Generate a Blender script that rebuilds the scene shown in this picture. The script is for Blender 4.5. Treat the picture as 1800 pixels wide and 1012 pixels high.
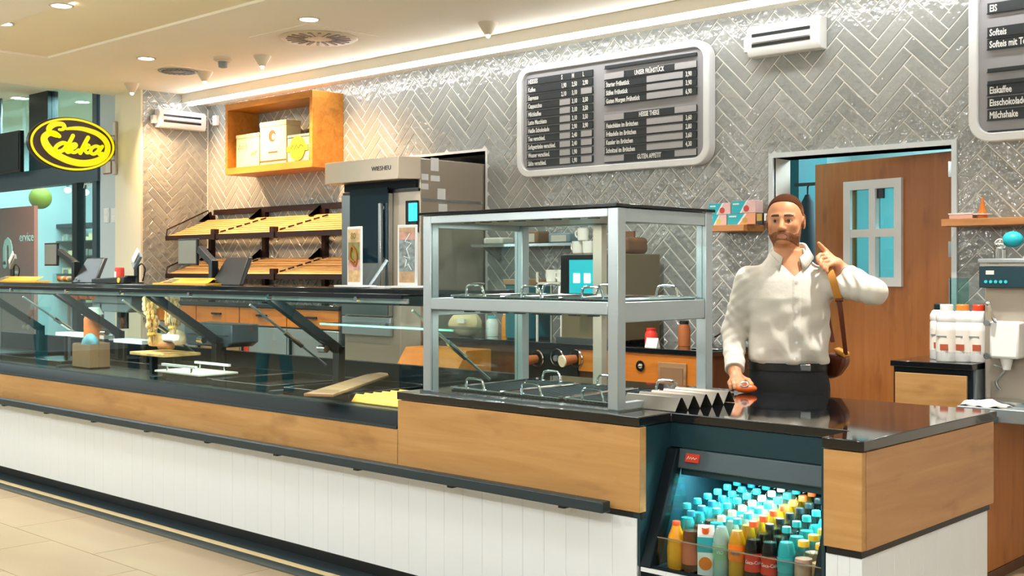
import bpy, bmesh, math, random
import numpy as np
from mathutils import Vector, Matrix
random.seed(7)
scene = bpy.context.scene
COL = scene.collection
for o in list(bpy.data.objects):
    bpy.data.objects.remove(o)

# ------------------------------------------------------------------ camera
FPX, HOR, HC = 2063.0, 474.0, 1.45          # focal length in px (1800 wide), horizon row, eye height
TH = math.radians(43.09)                    # view turns this far left of +Y (the back wall lies along X)
cd = bpy.data.cameras.new('camera')
cam = bpy.data.objects.new('camera', cd); COL.objects.link(cam)
cd.sensor_width = 36.0; cd.lens = 36.0 * FPX / 1800.0
cd.shift_y = -(506.0 - HOR) / 1800.0
cam.location = (0, 0, HC); cam.rotation_euler = (math.pi / 2, 0, TH)
cd.clip_start = 0.05; cd.clip_end = 100
scene.camera = cam

# ------------------------------------------------------------------ world, exposure
w = bpy.data.worlds.new('world'); scene.world = w; w.use_nodes = True
w.node_tree.nodes['Background'].inputs[0].default_value = (0.8, 0.86, 0.9, 1)
w.node_tree.nodes['Background'].inputs[1].default_value = 0.25
vs = scene.view_settings
vs.view_transform = 'Standard'; vs.look = 'None'; vs.exposure = 0.31; vs.gamma = 1.0; vs.use_curve_mapping = False

CEIL = 3.17
cy = scene.cycles
cy.max_bounces = 7; cy.diffuse_bounces = 3; cy.glossy_bounces = 4; cy.transmission_bounces = 5; cy.transparent_max_bounces = 20
cy.caustics_reflective = False; cy.caustics_refractive = False; cy.use_denoising = True; cy.sample_clamp_indirect = 6.0
def lamp(name, typ, loc, power, color=(1, 1, 1), size=0.5, size_y=None, rot=(0, 0, 0), spot=None, blend=0.5):
    l = bpy.data.lights.new(name, typ); l.energy = power; l.color = color
    if typ == 'AREA':
        if size_y: l.shape = 'RECTANGLE'; l.size = size; l.size_y = size_y
        else: l.shape = 'DISK'; l.size = size
    elif typ == 'SPOT':
        l.spot_size = spot; l.spot_blend = blend; l.shadow_soft_size = size
    else:
        l.shadow_soft_size = size
    o = bpy.data.objects.new(name, l); o.location = loc; o.rotation_euler = rot; COL.objects.link(o)
    return o
# unseen fill lamps added just under the hall ceiling, over the shoppers' side
for lx in (-9.5, -6.5, -3.5, -0.5, 2.5):
    for ly in (-2.6, 0.2, 2.2):
        lamp('hall_fill_light', 'AREA', (lx, ly, CEIL - 0.03), 15, (0.88, 0.96, 1.0), 0.6)

for lx in (-11, -8, -5, -2, 1, 3.5):       # unseen point lamps added to brighten the ceiling, no globes hang here
    lamp('hall_point_fill', 'POINT', (lx, 0.9, 2.15), 54, (0.97, 0.97, 0.93), 0.12)
for lx in (-15.5, -12.6):
    for ly in (-2.6, 0.2, 3.2):
        lamp('hall_fill_light', 'AREA', (lx, ly, 3.42), 45, (0.8, 0.95, 1.0), 0.6)  # further added fill lamps over the passage, without fixtures

# ------------------------------------------------------------------ helpers
def lin(c):
    return c / 12.92 if c <= 0.04045 else ((c + 0.055) / 1.055) ** 2.4
def hexc(h):
    h = h.lstrip('#')
    return tuple(lin(int(h[i:i + 2], 16) / 255) for i in (0, 2, 4)) + (1.0,)
FW = Vector((-math.sin(TH), math.cos(TH), 0)); RT = Vector((math.cos(TH), math.sin(TH), 0)); EYE = Vector((0, 0, HC))
def _ray(px, py): return FW + RT * ((px - 900) / FPX) + Vector((0, 0, (HOR - py) / FPX))
def pY(px, py, Y): d = _ray(px, py); return EYE + d * (Y / d.y)
def pX(px, py, X): d = _ray(px, py); return EYE + d * (X / d.x)
def pZ(px, py, Z): d = _ray(px, py); return EYE + d * ((Z - HC) / d.z)

MATS = {}
def nodes_of(name):
    m = bpy.data.materials.new(name); m.use_nodes = True
    nt = m.node_tree; return m, nt, nt.nodes, nt.links, nt.nodes['Principled BSDF']
def mat(name, col, rough=0.5, metal=0.0, var=0.0, vscale=8.0, bump=0.0, bscale=40.0, trans=0.0, emit=None, estr=0.0,
        coat=0.0, stretch=None, spec=None, sss=0.0, objvar=0.0, ior=None):
    if name in MATS: return MATS[name]
    m, nt, N, L, b = nodes_of(name)
    c = hexc(col)
    b.inputs['Base Color'].default_value = c; b.inputs['Roughness'].default_value = rough; b.inputs['Metallic'].default_value = metal
    if spec is not None: b.inputs['Specular IOR Level'].default_value = spec
    if trans: b.inputs['Transmission Weight'].default_value = trans
    if ior: b.inputs['IOR'].default_value = ior
    if coat: b.inputs['Coat Weight'].default_value = coat; b.inputs['Coat Roughness'].default_value = 0.05
    if sss: b.inputs['Subsurface Weight'].default_value = sss; b.inputs['Subsurface Scale'].default_value = 0.01; b.inputs['Subsurface Radius'].default_value = (1, .4, .2)
    if emit: b.inputs['Emission Color'].default_value = hexc(emit); b.inputs['Emission Strength'].default_value = estr
    if var or bump:
        tc = N.new('ShaderNodeTexCoord'); mp = N.new('ShaderNodeMapping'); L.new(tc.outputs['Object'], mp.inputs[0])
        if stretch: mp.inputs['Scale'].default_value = stretch
    if var:
        nz = N.new('ShaderNodeTexNoise'); nz.inputs['Scale'].default_value = vscale; nz.inputs['Detail'].default_value = 5
        L.new(mp.outputs[0], nz.inputs['Vector'])
        r = N.new('ShaderNodeValToRGB')
        r.color_ramp.elements[0].position = 0.3; r.color_ramp.elements[1].position = 0.7
        r.color_ramp.elements[0].color = tuple(max(0, x * (1 - var)) for x in c[:3]) + (1,)
        r.color_ramp.elements[1].color = tuple(min(1, x * (1 + var)) for x in c[:3]) + (1,)
        L.new(nz.outputs['Fac'], r.inputs[0]); L.new(r.outputs[0], b.inputs['Base Color'])
    if bump:
        n2 = N.new('ShaderNodeTexNoise'); n2.inputs['Scale'].default_value = bscale; n2.inputs['Detail'].default_value = 3
        L.new(mp.outputs[0], n2.inputs['Vector'])
        bp = N.new('ShaderNodeBump'); bp.inputs['Strength'].default_value = bump; bp.inputs['Distance'].default_value = 0.01
        L.new(n2.outputs['Fac'], bp.inputs['Height']); L.new(bp.outputs[0], b.inputs['Normal'])
    MATS[name] = m; return m
def wood(name, c1, c2, c3, axis='X', scale=1.0, rough=0.42):
    if name in MATS: return MATS[name]
    m, nt, N, L, b = nodes_of(name)
    tc = N.new('ShaderNodeTexCoord'); mp = N.new('ShaderNodeMapping'); L.new(tc.outputs['Object'], mp.inputs[0])
    s = {'X': (0.5, 6, 6), 'Y': (6, 0.5, 6), 'Z': (6, 6, 0.5)}[axis]
    mp.inputs['Scale'].default_value = tuple(x * scale for x in s)
    nz = N.new('ShaderNodeTexNoise'); nz.inputs['Scale'].default_value = 3.0; nz.inputs['Detail'].default_value = 8; nz.inputs['Roughness'].default_value = 0.6; nz.inputs['Distortion'].default_value = 0.6
    L.new(mp.outputs[0], nz.inputs['Vector'])
    r = N.new('ShaderNodeValToRGB'); e = r.color_ramp.elements
    e[0].position = 0.3; e[0].color = hexc(c1); e[1].position = 0.72; e[1].color = hexc(c3)
    x = e.new(0.5); x.color = hexc(c2)
    L.new(nz.outputs['Fac'], r.inputs[0])
    # knots
    mp2 = N.new('ShaderNodeMapping'); L.new(tc.outputs['Object'], mp2.inputs[0])
    mp2.inputs['Scale'].default_value = {'X': (1.6, 5, 5), 'Y': (5, 1.6, 5), 'Z': (5, 5, 1.6)}[axis]
    n2 = N.new('ShaderNodeTexNoise'); n2.inputs['Scale'].default_value = 2.2; n2.inputs['Detail'].default_value = 3; L.new(mp2.outputs[0], n2.inputs['Vector'])
    r2 = N.new('ShaderNodeValToRGB'); r2.color_ramp.elements[0].position = 0.24; r2.color_ramp.elements[1].position = 0.42
    r2.color_ramp.elements[0].color = (0.72, 0.66, 0.6, 1); r2.color_ramp.elements[1].color = (1, 1, 1, 1)
    L.new(n2.outputs['Fac'], r2.inputs[0])
    mx = N.new('ShaderNodeMix'); mx.data_type = 'RGBA'; mx.blend_type = 'MULTIPLY'; mx.inputs[0].default_value = 1.0
    L.new(r.outputs[0], mx.inputs[6]); L.new(r2.outputs[0], mx.inputs[7]); L.new(mx.outputs[2], b.inputs['Base Color'])
    b.inputs['Roughness'].default_value = rough
    bp = N.new('ShaderNodeBump'); bp.inputs['Strength'].default_value = 0.12; bp.inputs['Distance'].default_value = 0.004
    L.new(nz.outputs['Fac'], bp.inputs['Height']); L.new(bp.outputs[0], b.inputs['Normal'])
    MATS[name] = m; return m
def glass(name, tint='#e8f4f2', ior=1.45, rough=0.0):
    if name in MATS: return MATS[name]
    m = bpy.data.materials.new(name); m.use_nodes = True; nt = m.node_tree; N = nt.nodes; L = nt.links
    N.remove(N['Principled BSDF']); out = N['Material Output']
    t = N.new('ShaderNodeBsdfTransparent'); t.inputs[0].default_value = hexc(tint)
    g = N.new('ShaderNodeBsdfGlossy'); g.inputs['Roughness'].default_value = rough; g.inputs['Color'].default_value = (1, 1, 1, 1)
    fr = N.new('ShaderNodeFresnel'); ge = N.new('ShaderNodeNewGeometry'); mr = N.new('ShaderNodeMapRange')   # same reflectance on both faces of a thin pane
    mr.inputs['To Min'].default_value = ior; mr.inputs['To Max'].default_value = 1.0 / ior
    L.new(ge.outputs['Backfacing'], mr.inputs['Value']); L.new(mr.outputs[0], fr.inputs[0])
    mx = N.new('ShaderNodeMixShader'); L.new(fr.outputs[0], mx.inputs[0]); L.new(t.outputs[0], mx.inputs[1]); L.new(g.outputs[0], mx.inputs[2])
    L.new(mx.outputs[0], out.inputs[0]); MATS[name] = m; return m
def tile_mat(name, c1, c2, rough=0.12):
    if name in MATS: return MATS[name]
    m, nt, N, L, b = nodes_of(name)
    g = N.new('ShaderNodeNewGeometry'); oi = N.new('ShaderNodeObjectInfo')
    nz = N.new('ShaderNodeTexNoise'); nz.inputs['Scale'].default_value = 3.5; nz.inputs['Detail'].default_value = 3; L.new(g.outputs['Position'], nz.inputs['Vector'])
    ad = N.new('ShaderNodeMath'); ad.operation = 'MULTIPLY_ADD'; ad.inputs[1].default_value = 0.45
    L.new(oi.outputs['Random'], ad.inputs[0]); L.new(nz.outputs['Fac'], ad.inputs[2])
    r = N.new('ShaderNodeValToRGB'); r.color_ramp.elements[0].position = 0.3; r.color_ramp.elements[1].position = 1.0
    r.color_ramp.elements[0].color = hexc(c1); r.color_ramp.elements[1].color = hexc(c2)
    L.new(ad.outputs[0], r.inputs[0]); L.new(r.outputs[0], b.inputs['Base Color'])
    b.inputs['Roughness'].default_value = rough; b.inputs['Specular IOR Level'].default_value = 0.75
    n2 = N.new('ShaderNodeTexNoise'); n2.inputs['Scale'].default_value = 22; n2.inputs['Detail'].default_value = 2.0; n2.inputs['Roughness'].default_value = 0.4
    L.new(g.outputs['Position'], n2.inputs['Vector'])
    bp = N.new('ShaderNodeBump'); bp.inputs['Strength'].default_value = 0.8; bp.inputs['Distance'].default_value = 0.012
    L.new(n2.outputs['Fac'], bp.inputs['Height']); L.new(bp.outputs[0], b.inputs['Normal'])
    MATS[name] = m; return m

class MB:
    def __init__(s): s.v = []; s.f = []
    def add(s, vs, fs):
        k = len(s.v); s.v += [tuple(p) for p in vs]; s.f += [tuple(i + k for i in q) for q in fs]; return s
    def box(s, x0, x1, y0, y1, z0, z1):
        return s.add([(x0, y0, z0), (x1, y0, z0), (x1, y1, z0), (x0, y1, z0), (x0, y0, z1), (x1, y0, z1), (x1, y1, z1), (x0, y1, z1)],
                     [(0, 3, 2, 1), (4, 5, 6, 7), (0, 1, 5, 4), (1, 2, 6, 5), (2, 3, 7, 6), (3, 0, 4, 7)])
    def bar(s, p0, p1, w, h, up=(0, 0, 1)):
        p0 = Vector(p0); p1 = Vector(p1); d = (p1 - p0).normalized(); up = Vector(up)
        sd = d.cross(up)
        if sd.length < 1e-4: sd = d.cross(Vector((1, 0, 0)))
        sd.normalize(); u = sd.cross(d)
        a = sd * w / 2; b = u * h / 2
        P = [p0 - a - b, p0 + a - b, p0 + a + b, p0 - a + b, p1 - a - b, p1 + a - b, p1 + a + b, p1 - a + b]
        return s.add(P, [(0, 3, 2, 1), (4, 5, 6, 7), (0, 1, 5, 4), (1, 2, 6, 5), (2, 3, 7, 6), (3, 0, 4, 7)])
    def cyl(s, p0, p1, r0, r1=None, n=16):
        p0 = Vector(p0); p1 = Vector(p1); r1 = r0 if r1 is None else r1
        d = (p1 - p0).normalized(); a = d.orthogonal().normalized(); b = d.cross(a)
        P = []
        for p, r in ((p0, r0), (p1, r1)):
            for i in range(n):
                t = 2 * math.pi * i / n; P.append(p + a * (r * math.cos(t)) + b * (r * math.sin(t)))
        F = [(i, (i + 1) % n, n + (i + 1) % n, n + i) for i in range(n)] + [tuple(range(n))[::-1], tuple(range(n, 2 * n))]
        return s.add(P, F)
    def tube(s, pts, r, n=8, closed=False):
        pts = [Vector(p) for p in pts]; m = len(pts); P = []; up = None
        rs = r if isinstance(r, (list, tuple)) else [r] * m
        for i, p in enumerate(pts):
            if closed: d = pts[(i + 1) % m] - pts[i - 1]
            else: d = pts[min(i + 1, m - 1)] - pts[max(i - 1, 0)]
            d.normalize()
            if up is None: up = d.orthogonal().normalized()
            a = (up - d * up.dot(d))
            if a.length < 1e-5: a = d.orthogonal()
            a.normalize(); up = a; b = d.cross(a)
            for k in range(n):
                t = 2 * math.pi * k / n; P.append(p + a * (rs[i] * math.cos(t)) + b * (rs[i] * math.sin(t)))
        F = []
        for i in range(m if closed else m - 1):
            j = (i + 1) % m
            for k in range(n): F.append((i * n + k, i * n + (k + 1) % n, j * n + (k + 1) % n, j * n + k))
        if not closed: F += [tuple(range(n))[::-1], tuple(range((m - 1) * n, m * n))]
        return s.add(P, F)
    def lathe(s, prof, c=(0, 0, 0), n=24, M=None, caps=True):
        P = []; c = Vector(c)
        for r, z in prof:
            for i in range(n):
                t = 2 * math.pi * i / n; q = Vector((r * math.cos(t), r * math.sin(t), z))
                P.append(c + (M @ q if M else q))
        F = []
        for j in range(len(prof) - 1):
            for i in range(n): F.append((j * n + i, j * n + (i + 1) % n, (j + 1) * n + (i + 1) % n, (j + 1) * n + i))
        if caps: F += [tuple(range(n))[::-1], tuple(range((len(prof) - 1) * n, len(prof) * n))]
        return s.add(P, F)
    def prism(s, pts, vec):
        n = len(pts); P = [Vector(p) for p in pts]; vec = Vector(vec)
        return s.add(P + [p + vec for p in P], [tuple(range(n))[::-1], tuple(range(n, 2 * n))] + [(i, (i + 1) % n, n + (i + 1) % n, n + i) for i in range(n)])
    def ball(s, c, rx, ry=None, rz=None, n=16, m=10, M=None):
        ry = rx if ry is None else ry; rz = rx if rz is None else rz; c = Vector(c)
        P = [Vector((0, 0, -rz))]
        for j in range(1, m):
            a = -math.pi / 2 + math.pi * j / m
            for i in range(n):
                t = 2 * math.pi * i / n; P.append(Vector((rx * math.cos(a) * math.cos(t), ry * math.cos(a) * math.sin(t), rz * math.sin(a))))
        P.append(Vector((0, 0, rz))); P = [c + (M @ p if M else p) for p in P]
        F = [(0, 1 + (i + 1) % n, 1 + i) for i in range(n)]
        for j in range(m - 2):
            for i in range(n): F.append((1 + j * n + i, 1 + j * n + (i + 1) % n, 1 + (j + 1) * n + (i + 1) % n, 1 + (j + 1) * n + i))
        k = 1 + (m - 2) * n; e = len(P) - 1
        F += [(k + i, k + (i + 1) % n, e) for i in range(n)]
        return s.add(P, F)
    def xf(s, M): s.v = [tuple(M @ Vector(p)) for p in s.v]; return s
    def mesh(s, name, ang=35, recalc=True):
        me = bpy.data.meshes.new(name); me.from_pydata(s.v, [], s.f)
        if recalc:
            bm = bmesh.new(); bm.from_mesh(me); bmesh.ops.recalc_face_normals(bm, faces=bm.faces[:]); bm.to_mesh(me); bm.free()
        me.shade_smooth(); me.set_sharp_from_angle(angle=math.radians(ang)); me.update()
        return me
    def build(s, name, m, parent=None, bev=0.0, seg=2, ang=35, label=None, kind=None):
        return put(s.mesh(name, ang), name, m, parent, bev, seg, label, kind)
def put(me, name, m, parent=None, bev=0.0, seg=2, label=None, kind=None):
    o = bpy.data.objects.new(name, me); COL.objects.link(o)
    if m is not None:
        me.materials.clear(); me.materials.append(MATS[m] if isinstance(m, str) else m)
    if parent is not None:
        o.parent = parent; o.matrix_parent_inverse = WORLD_OF(parent).inverted()
    if bev:
        b = o.modifiers.new('bevel', 'BEVEL'); b.width = bev; b.segments = seg; b.limit_method = 'ANGLE'; b.angle_limit = math.radians(40)
        b.harden_normals = False
    if label: o['label'] = label
    if kind: o['kind'] = kind
    return o
def WORLD_OF(o):
    M = Matrix.Translation(o.location) @ o.rotation_euler.to_matrix().to_4x4()
    if o.parent: M = WORLD_OF(o.parent) @ o.matrix_parent_inverse @ M
    return M
def thing(name, label, cat, loc=(0, 0, 0), group=None, kind=None, rz=0.0):
    o = bpy.data.objects.new(name, None); COL.objects.link(o); o.location = loc; o.rotation_euler = (0, 0, rz); o.empty_display_size = 0.05
    tag(o, label, cat, group, kind); return o
def tag(o, label, cat, group=None, kind=None):
    if label: o['label'] = label
    if cat: o['category'] = cat
    if group: o['group'] = group
    if kind: o['kind'] = kind
    return o
def struct(o, label=None):
    o['kind'] = 'structure'
    if label: o['label'] = label
    return o
def kids(o): return [c for c in bpy.data.objects if c.parent is o]
def dup(root, loc=None, rz=None, label=None, group=None):
    ks = kids(root); r = root.copy(); COL.objects.link(r)
    if loc is not None: r.location = loc
    if rz is not None: r.rotation_euler = (0, 0, rz)
    if label: r['label'] = label
    if group: r['group'] = group
    def rec(src_list, par):
        for ch in src_list:
            c = ch.copy(); COL.objects.link(c); c.parent = par
            rec(kids(ch), c)
    rec(ks, r); return r
def text_mb(s, size, xs=1.0, ext=0.001, align='LEFT', spacing=1.0, bold=0.0, res=2):
    cu = bpy.data.curves.new('t', 'FONT'); cu.body = s; cu.size = size; cu.extrude = ext; cu.align_x = align; cu.space_character = spacing
    cu.resolution_u = res; cu.offset = bold
    o = bpy.data.objects.new('t', cu); COL.objects.link(o)
    dg = bpy.context.evaluated_depsgraph_get(); me = bpy.data.meshes.new_from_object(o.evaluated_get(dg))
    mb = MB(); mb.v = [(p.co.x * xs, p.co.y, p.co.z) for p in me.vertices]; mb.f = [tuple(p.vertices) for p in me.polygons]
    bpy.data.objects.remove(o); bpy.data.curves.remove(cu); bpy.data.meshes.remove(me)
    return mb
def frame_m(o, right, up):
    r = Vector(right).normalized(); u = Vector(up).normalized(); n = r.cross(u)
    M = Matrix((r, u, n)).transposed().to_4x4(); M.translation = Vector(o); return M
def letters(s, o, right, up, size, m, parent, xs=1.0, ext=0.001, align='LEFT', name='lettering', spacing=1.0, bold=0.0, label=None):
    mb = text_mb(s, size, xs, ext, align, spacing, bold).xf(frame_m(o, right, up))
    return put(mb.mesh(name, recalc=False), name, m, parent, label=label)
def stroke(pts, wd, n_ext=0.004, closed=False):
    """flat ribbon along 2-D points (x,y[,half width]) extruded in z"""
    P = [Vector((p[0], p[1])) for p in pts]; W = [p[2] if len(p) > 2 else wd for p in pts]; m = len(P); mb = MB(); V = []
    for i in range(m):
        d = (P[(i + 1) % m] - P[i - 1]) if closed else (P[min(i + 1, m - 1)] - P[max(i - 1, 0)])
        d.normalize(); nrm = Vector((-d.y, d.x))
        a = P[i] + nrm * W[i]; b = P[i] - nrm * W[i]
        V += [(a.x, a.y, n_ext), (b.x, b.y, n_ext), (a.x, a.y, 0), (b.x, b.y, 0)]
    F = []
    for i in range(m if closed else m - 1):
        k = i * 4; j = ((i + 1) % m) * 4
        F += [(k, k + 1, j + 1, j), (k + 2, j + 2, j + 3, k + 3), (k, j, j + 2, k + 2), (k + 1, k + 3, j + 3, j + 1)]
    if not closed: F += [(0, 2, 3, 1), ((m - 1) * 4, (m - 1) * 4 + 1, (m - 1) * 4 + 3, (m - 1) * 4 + 2)]
    mb.add(V, F)
    if not closed:
        for i in (0, m - 1): mb.cyl((P[i].x, P[i].y, 0), (P[i].x, P[i].y, n_ext), W[i], n=14)
    return mb
def catmull(pts, k=8):
    P = [Vector(p) for p in pts]; out = []
    for i in range(len(P) - 1):
        a = P[max(i - 1, 0)]; b = P[i]; c = P[i + 1]; d = P[min(i + 2, len(P) - 1)]
        for j in range(k):
            t = j / k
            out.append(0.5 * ((2 * b) + (c - a) * t + (2 * a - 5 * b + 4 * c - d) * t * t + (3 * b - a - 3 * c + d) * t ** 3))
    out.append(P[-1]); return out

# ------------------------------------------------------------------ materials
mat('steel', '#b4c0c4', 0.36, 0.75, bump=0.06, bscale=30, stretch=(1, 1, 14))
mat('steel_warm', '#bdb2a2', 0.42, 0.7, bump=0.05, bscale=25, stretch=(20, 1, 1))
mat('steel_plain', '#a9b0b2', 0.22, 1.0)
mat('chrome', '#dfe3e4', 0.08, 1.0)
mat('alu', '#b9c2c6', 0.35, 0.9)
mat('black_metal', '#0f1a1f', 0.55, spec=.15)
mat('black_plastic', '#101619', 0.38)
mat('black_gloss', '#0b1114', 0.12)
mat('dark_rail', '#26363d', 0.42, 0.1)
mat('teal_panel', '#1f3f49', 0.35, 0.25)
mat('grey_panel', '#4b5b62', 0.4, 0.3)
mat('brown_metal', '#2c1713', 0.4, 0.4)
mat('white_board', '#e6edf2', 0.38, var=0.02, vscale=3)
mat('white_paint', '#eceeed', 0.45)
mat('white_plastic', '#f2f2ee', 0.3)
mat('off_white', '#ddd8cc', 0.5)
mat('grey_plastic', '#7f8b90', 0.45)
mat('grout', '#f3efe6', 0.85, bump=0.2, bscale=90)
tile_mat('tile_grey', '#8b8e8b', '#a6a8a3')
mat('ceiling_paint', '#fbf4e4', 0.9, var=0.02, vscale=1.2)
mat('ceiling_tray', '#fbf0d4', 0.9, var=0.02, vscale=1.0)
mat('wall_white', '#e4e8ea', 0.8, bump=0.05, bscale=120)
mat('column_paint', '#ece6cf', 0.7)
mat('floor_tile', '#a28e6f', 0.3, var=0.06, vscale=2.0, bump=0.03, bscale=30)
mat('floor_joint', '#a8916e', 0.8)
mat('floor_metal', '#7d8785', 0.35, 0.8)
mat('floor_cream', '#e8cf9d', 0.6)
mat('granite', '#15191b', 0.05, var=0.35, vscale=180, coat=0.6)
wood('wood_counter', '#ae8049', '#ba8d55', '#c59a62', 'X')
wood('wood_end', '#a87a50', '#b58658', '#bf9263', 'Y')
wood('wood_door', '#a4622b', '#ad6b32', '#b5753a', 'Z')
wood('wood_shelf', '#bb7a40', '#c98a4e', '#d2965a', 'X')
wood('wood_niche', '#b5741f', '#c58431', '#cf9140', 'X')
wood('wood_drawer', '#b9691c', '#c67624', '#cf8330', 'X')
wood('wood_slat', '#c4965a', '#d0a468', '#dab078', 'X', 1.5)
wood('wood_board', '#8d6c4b', '#9c7b58', '#a98a66', 'X', 1.5)
wood('wood_dark', '#4a2b18', '#5a3520', '#63402a', 'Z')
glass('pane', '#f3fbfa', 1.38); glass('pane_clear', '#f8fdfc', 1.3); glass('pane_teal', '#d6f0ee', 1.4); glass('frosted', '#bfe4e6', 1.4); glass('acrylic', '#eef6f4', 1.3)
mat('led', '#ffffff', emit='#ffffff', estr=19)
mat('downlight', '#ffffff', emit='#fff6e6', estr=14)
mat('led_cyan', '#e0ffff', emit='#c8fcff', estr=12)
# ================================================================== THE ROOM
YW, XL = 6.5, -10.24           # back wall plane, left return wall plane
YCOL, XCOL = 5.78, -10.73      # front and far side of the column
DX0, DX1, DZ = -3.83, -2.695, 2.15      # door opening
OX0, OX1, OZ = -7.30, -6.36, 2.37       # oven opening

# ---- floor: slab, tiles, strips
fl = struct(MB().box(-20, 6, -8, 12, -0.12, -0.004).build('floor', 'floor_joint'), 'beige tiled shop floor')
tw, td = 0.9, 0.45
tm = MB().box(-tw / 2 + .002, tw / 2 - .002, -td / 2 + .002, td / 2 - .002, -0.006, 0.0).mesh('tile'); tm.materials.append(MATS['floor_tile'])
fb = MB()
for j in range(-20, 10):
    for i in range(-24, 8):
        cx = i * tw + (0.45 if j % 2 else 0) + 0.2; cy = 3.36 - td / 2 - (j + 20) * td if False else 3.36 - td / 2 - j * td
        if cy < -8 + td or cy > 3.4: continue
        if j in (0, 1, 2, 3) and -8.8 < cx < -1.5:
            o = put(tm, 'tile', None, fl); o.location = (cx, cy, 0)
        else:
            fb.box(cx - tw / 2 + .002, cx + tw / 2 - .002, cy - td / 2 + .002, cy + td / 2 - .002, -0.006, 0)
fb.box(-20, 6, 3.62, 12, -0.006, 0.0)
fb.build('tile_field', 'floor_tile', fl, kind='stuff')
st = MB().box(-9.9, -1.4, 3.37, 3.45, -0.004, 0.004).build('metal_strip', 'floor_metal', fl)
MB().box(-9.9, -1.4, 3.45, 3.50, -0.004, 0.003).build('cream_strip', 'floor_cream', fl)
MB().box(-9.9, -1.4, 3.50, 3.62, -0.004, 0.002).build('dark_strip', 'grey_panel', fl)

# ---- ceiling: slab, shallow tray (lighter field), soffit with LED profile
ceil = struct(MB().box(-10.78, 6, 4.40, 12, CEIL, CEIL + .15).box(-10.78, 6, -8, 3.58, CEIL, CEIL + .15)
              .box(-10.78, -9.30, 3.58, 4.40, CEIL, CEIL + .15).build('ceiling', 'ceiling_paint'), 'cream plaster ceiling above the counter')
MB().box(-9.30, 6, 3.58, 4.40, CEIL + .018, CEIL + .15).build('recessed_panel', 'ceiling_tray', ceil)
struct(MB().box(-20, -10.785, -8, 12, 3.45, 3.6).box(-10.82, -10.785, -8, YCOL, CEIL, 3.45).build('ceiling_hall', 'ceiling_paint'), 'higher pale ceiling of the mall passage')
sf = struct(MB().box(XL, 4, 6.20, YW, 3.085, CEIL - 0.001).build('trim_1', 'ceiling_paint'), 'plaster soffit along the tiled wall')
MB().box(XL + .1, 4, 6.203, 6.245, 3.052, 3.084).build('led_profile', 'led', sf, label='bright white LED strip under the soffit')
MB().box(XL + .1, 4, 6.247, 6.255, 3.068, 3.084).build('profile_housing', 'teal_panel', sf)

# ---- walls
wb = MB()
wb.box(XL, OX0, YW + .004, YW + .2, 0, CEIL).box(OX0, OX1, YW + .004, YW + .2, OZ, CEIL).box(OX1, DX0, YW + .004, YW + .2, 0, CEIL)
wb.box(DX0, DX1, YW + .004, YW + .2, DZ, CEIL).box(DX1, 4, YW + .004, YW + .2, 0, CEIL)
wall_back = struct(wb.build('wall_back', 'grout'), 'back wall clad in glossy grey herringbone tiles')
wall_left = struct(MB().box(XCOL, XL - .004, YCOL + .002, YW + .2, 0, CEIL).build('wall_left', 'grout'), 'short return wall with beige herringbone tiles')
MB().box(XCOL, XL, YCOL - .02, YCOL, 0, CEIL).build('column_face', 'column_paint', wall_left, label='painted column face glowing yellow')
MB().box(XL - .003, XL + .006, YW - .014, YW - .002, 1.35, 3.05).build('corner_trim', 'white_plastic', wall_left)

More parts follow.
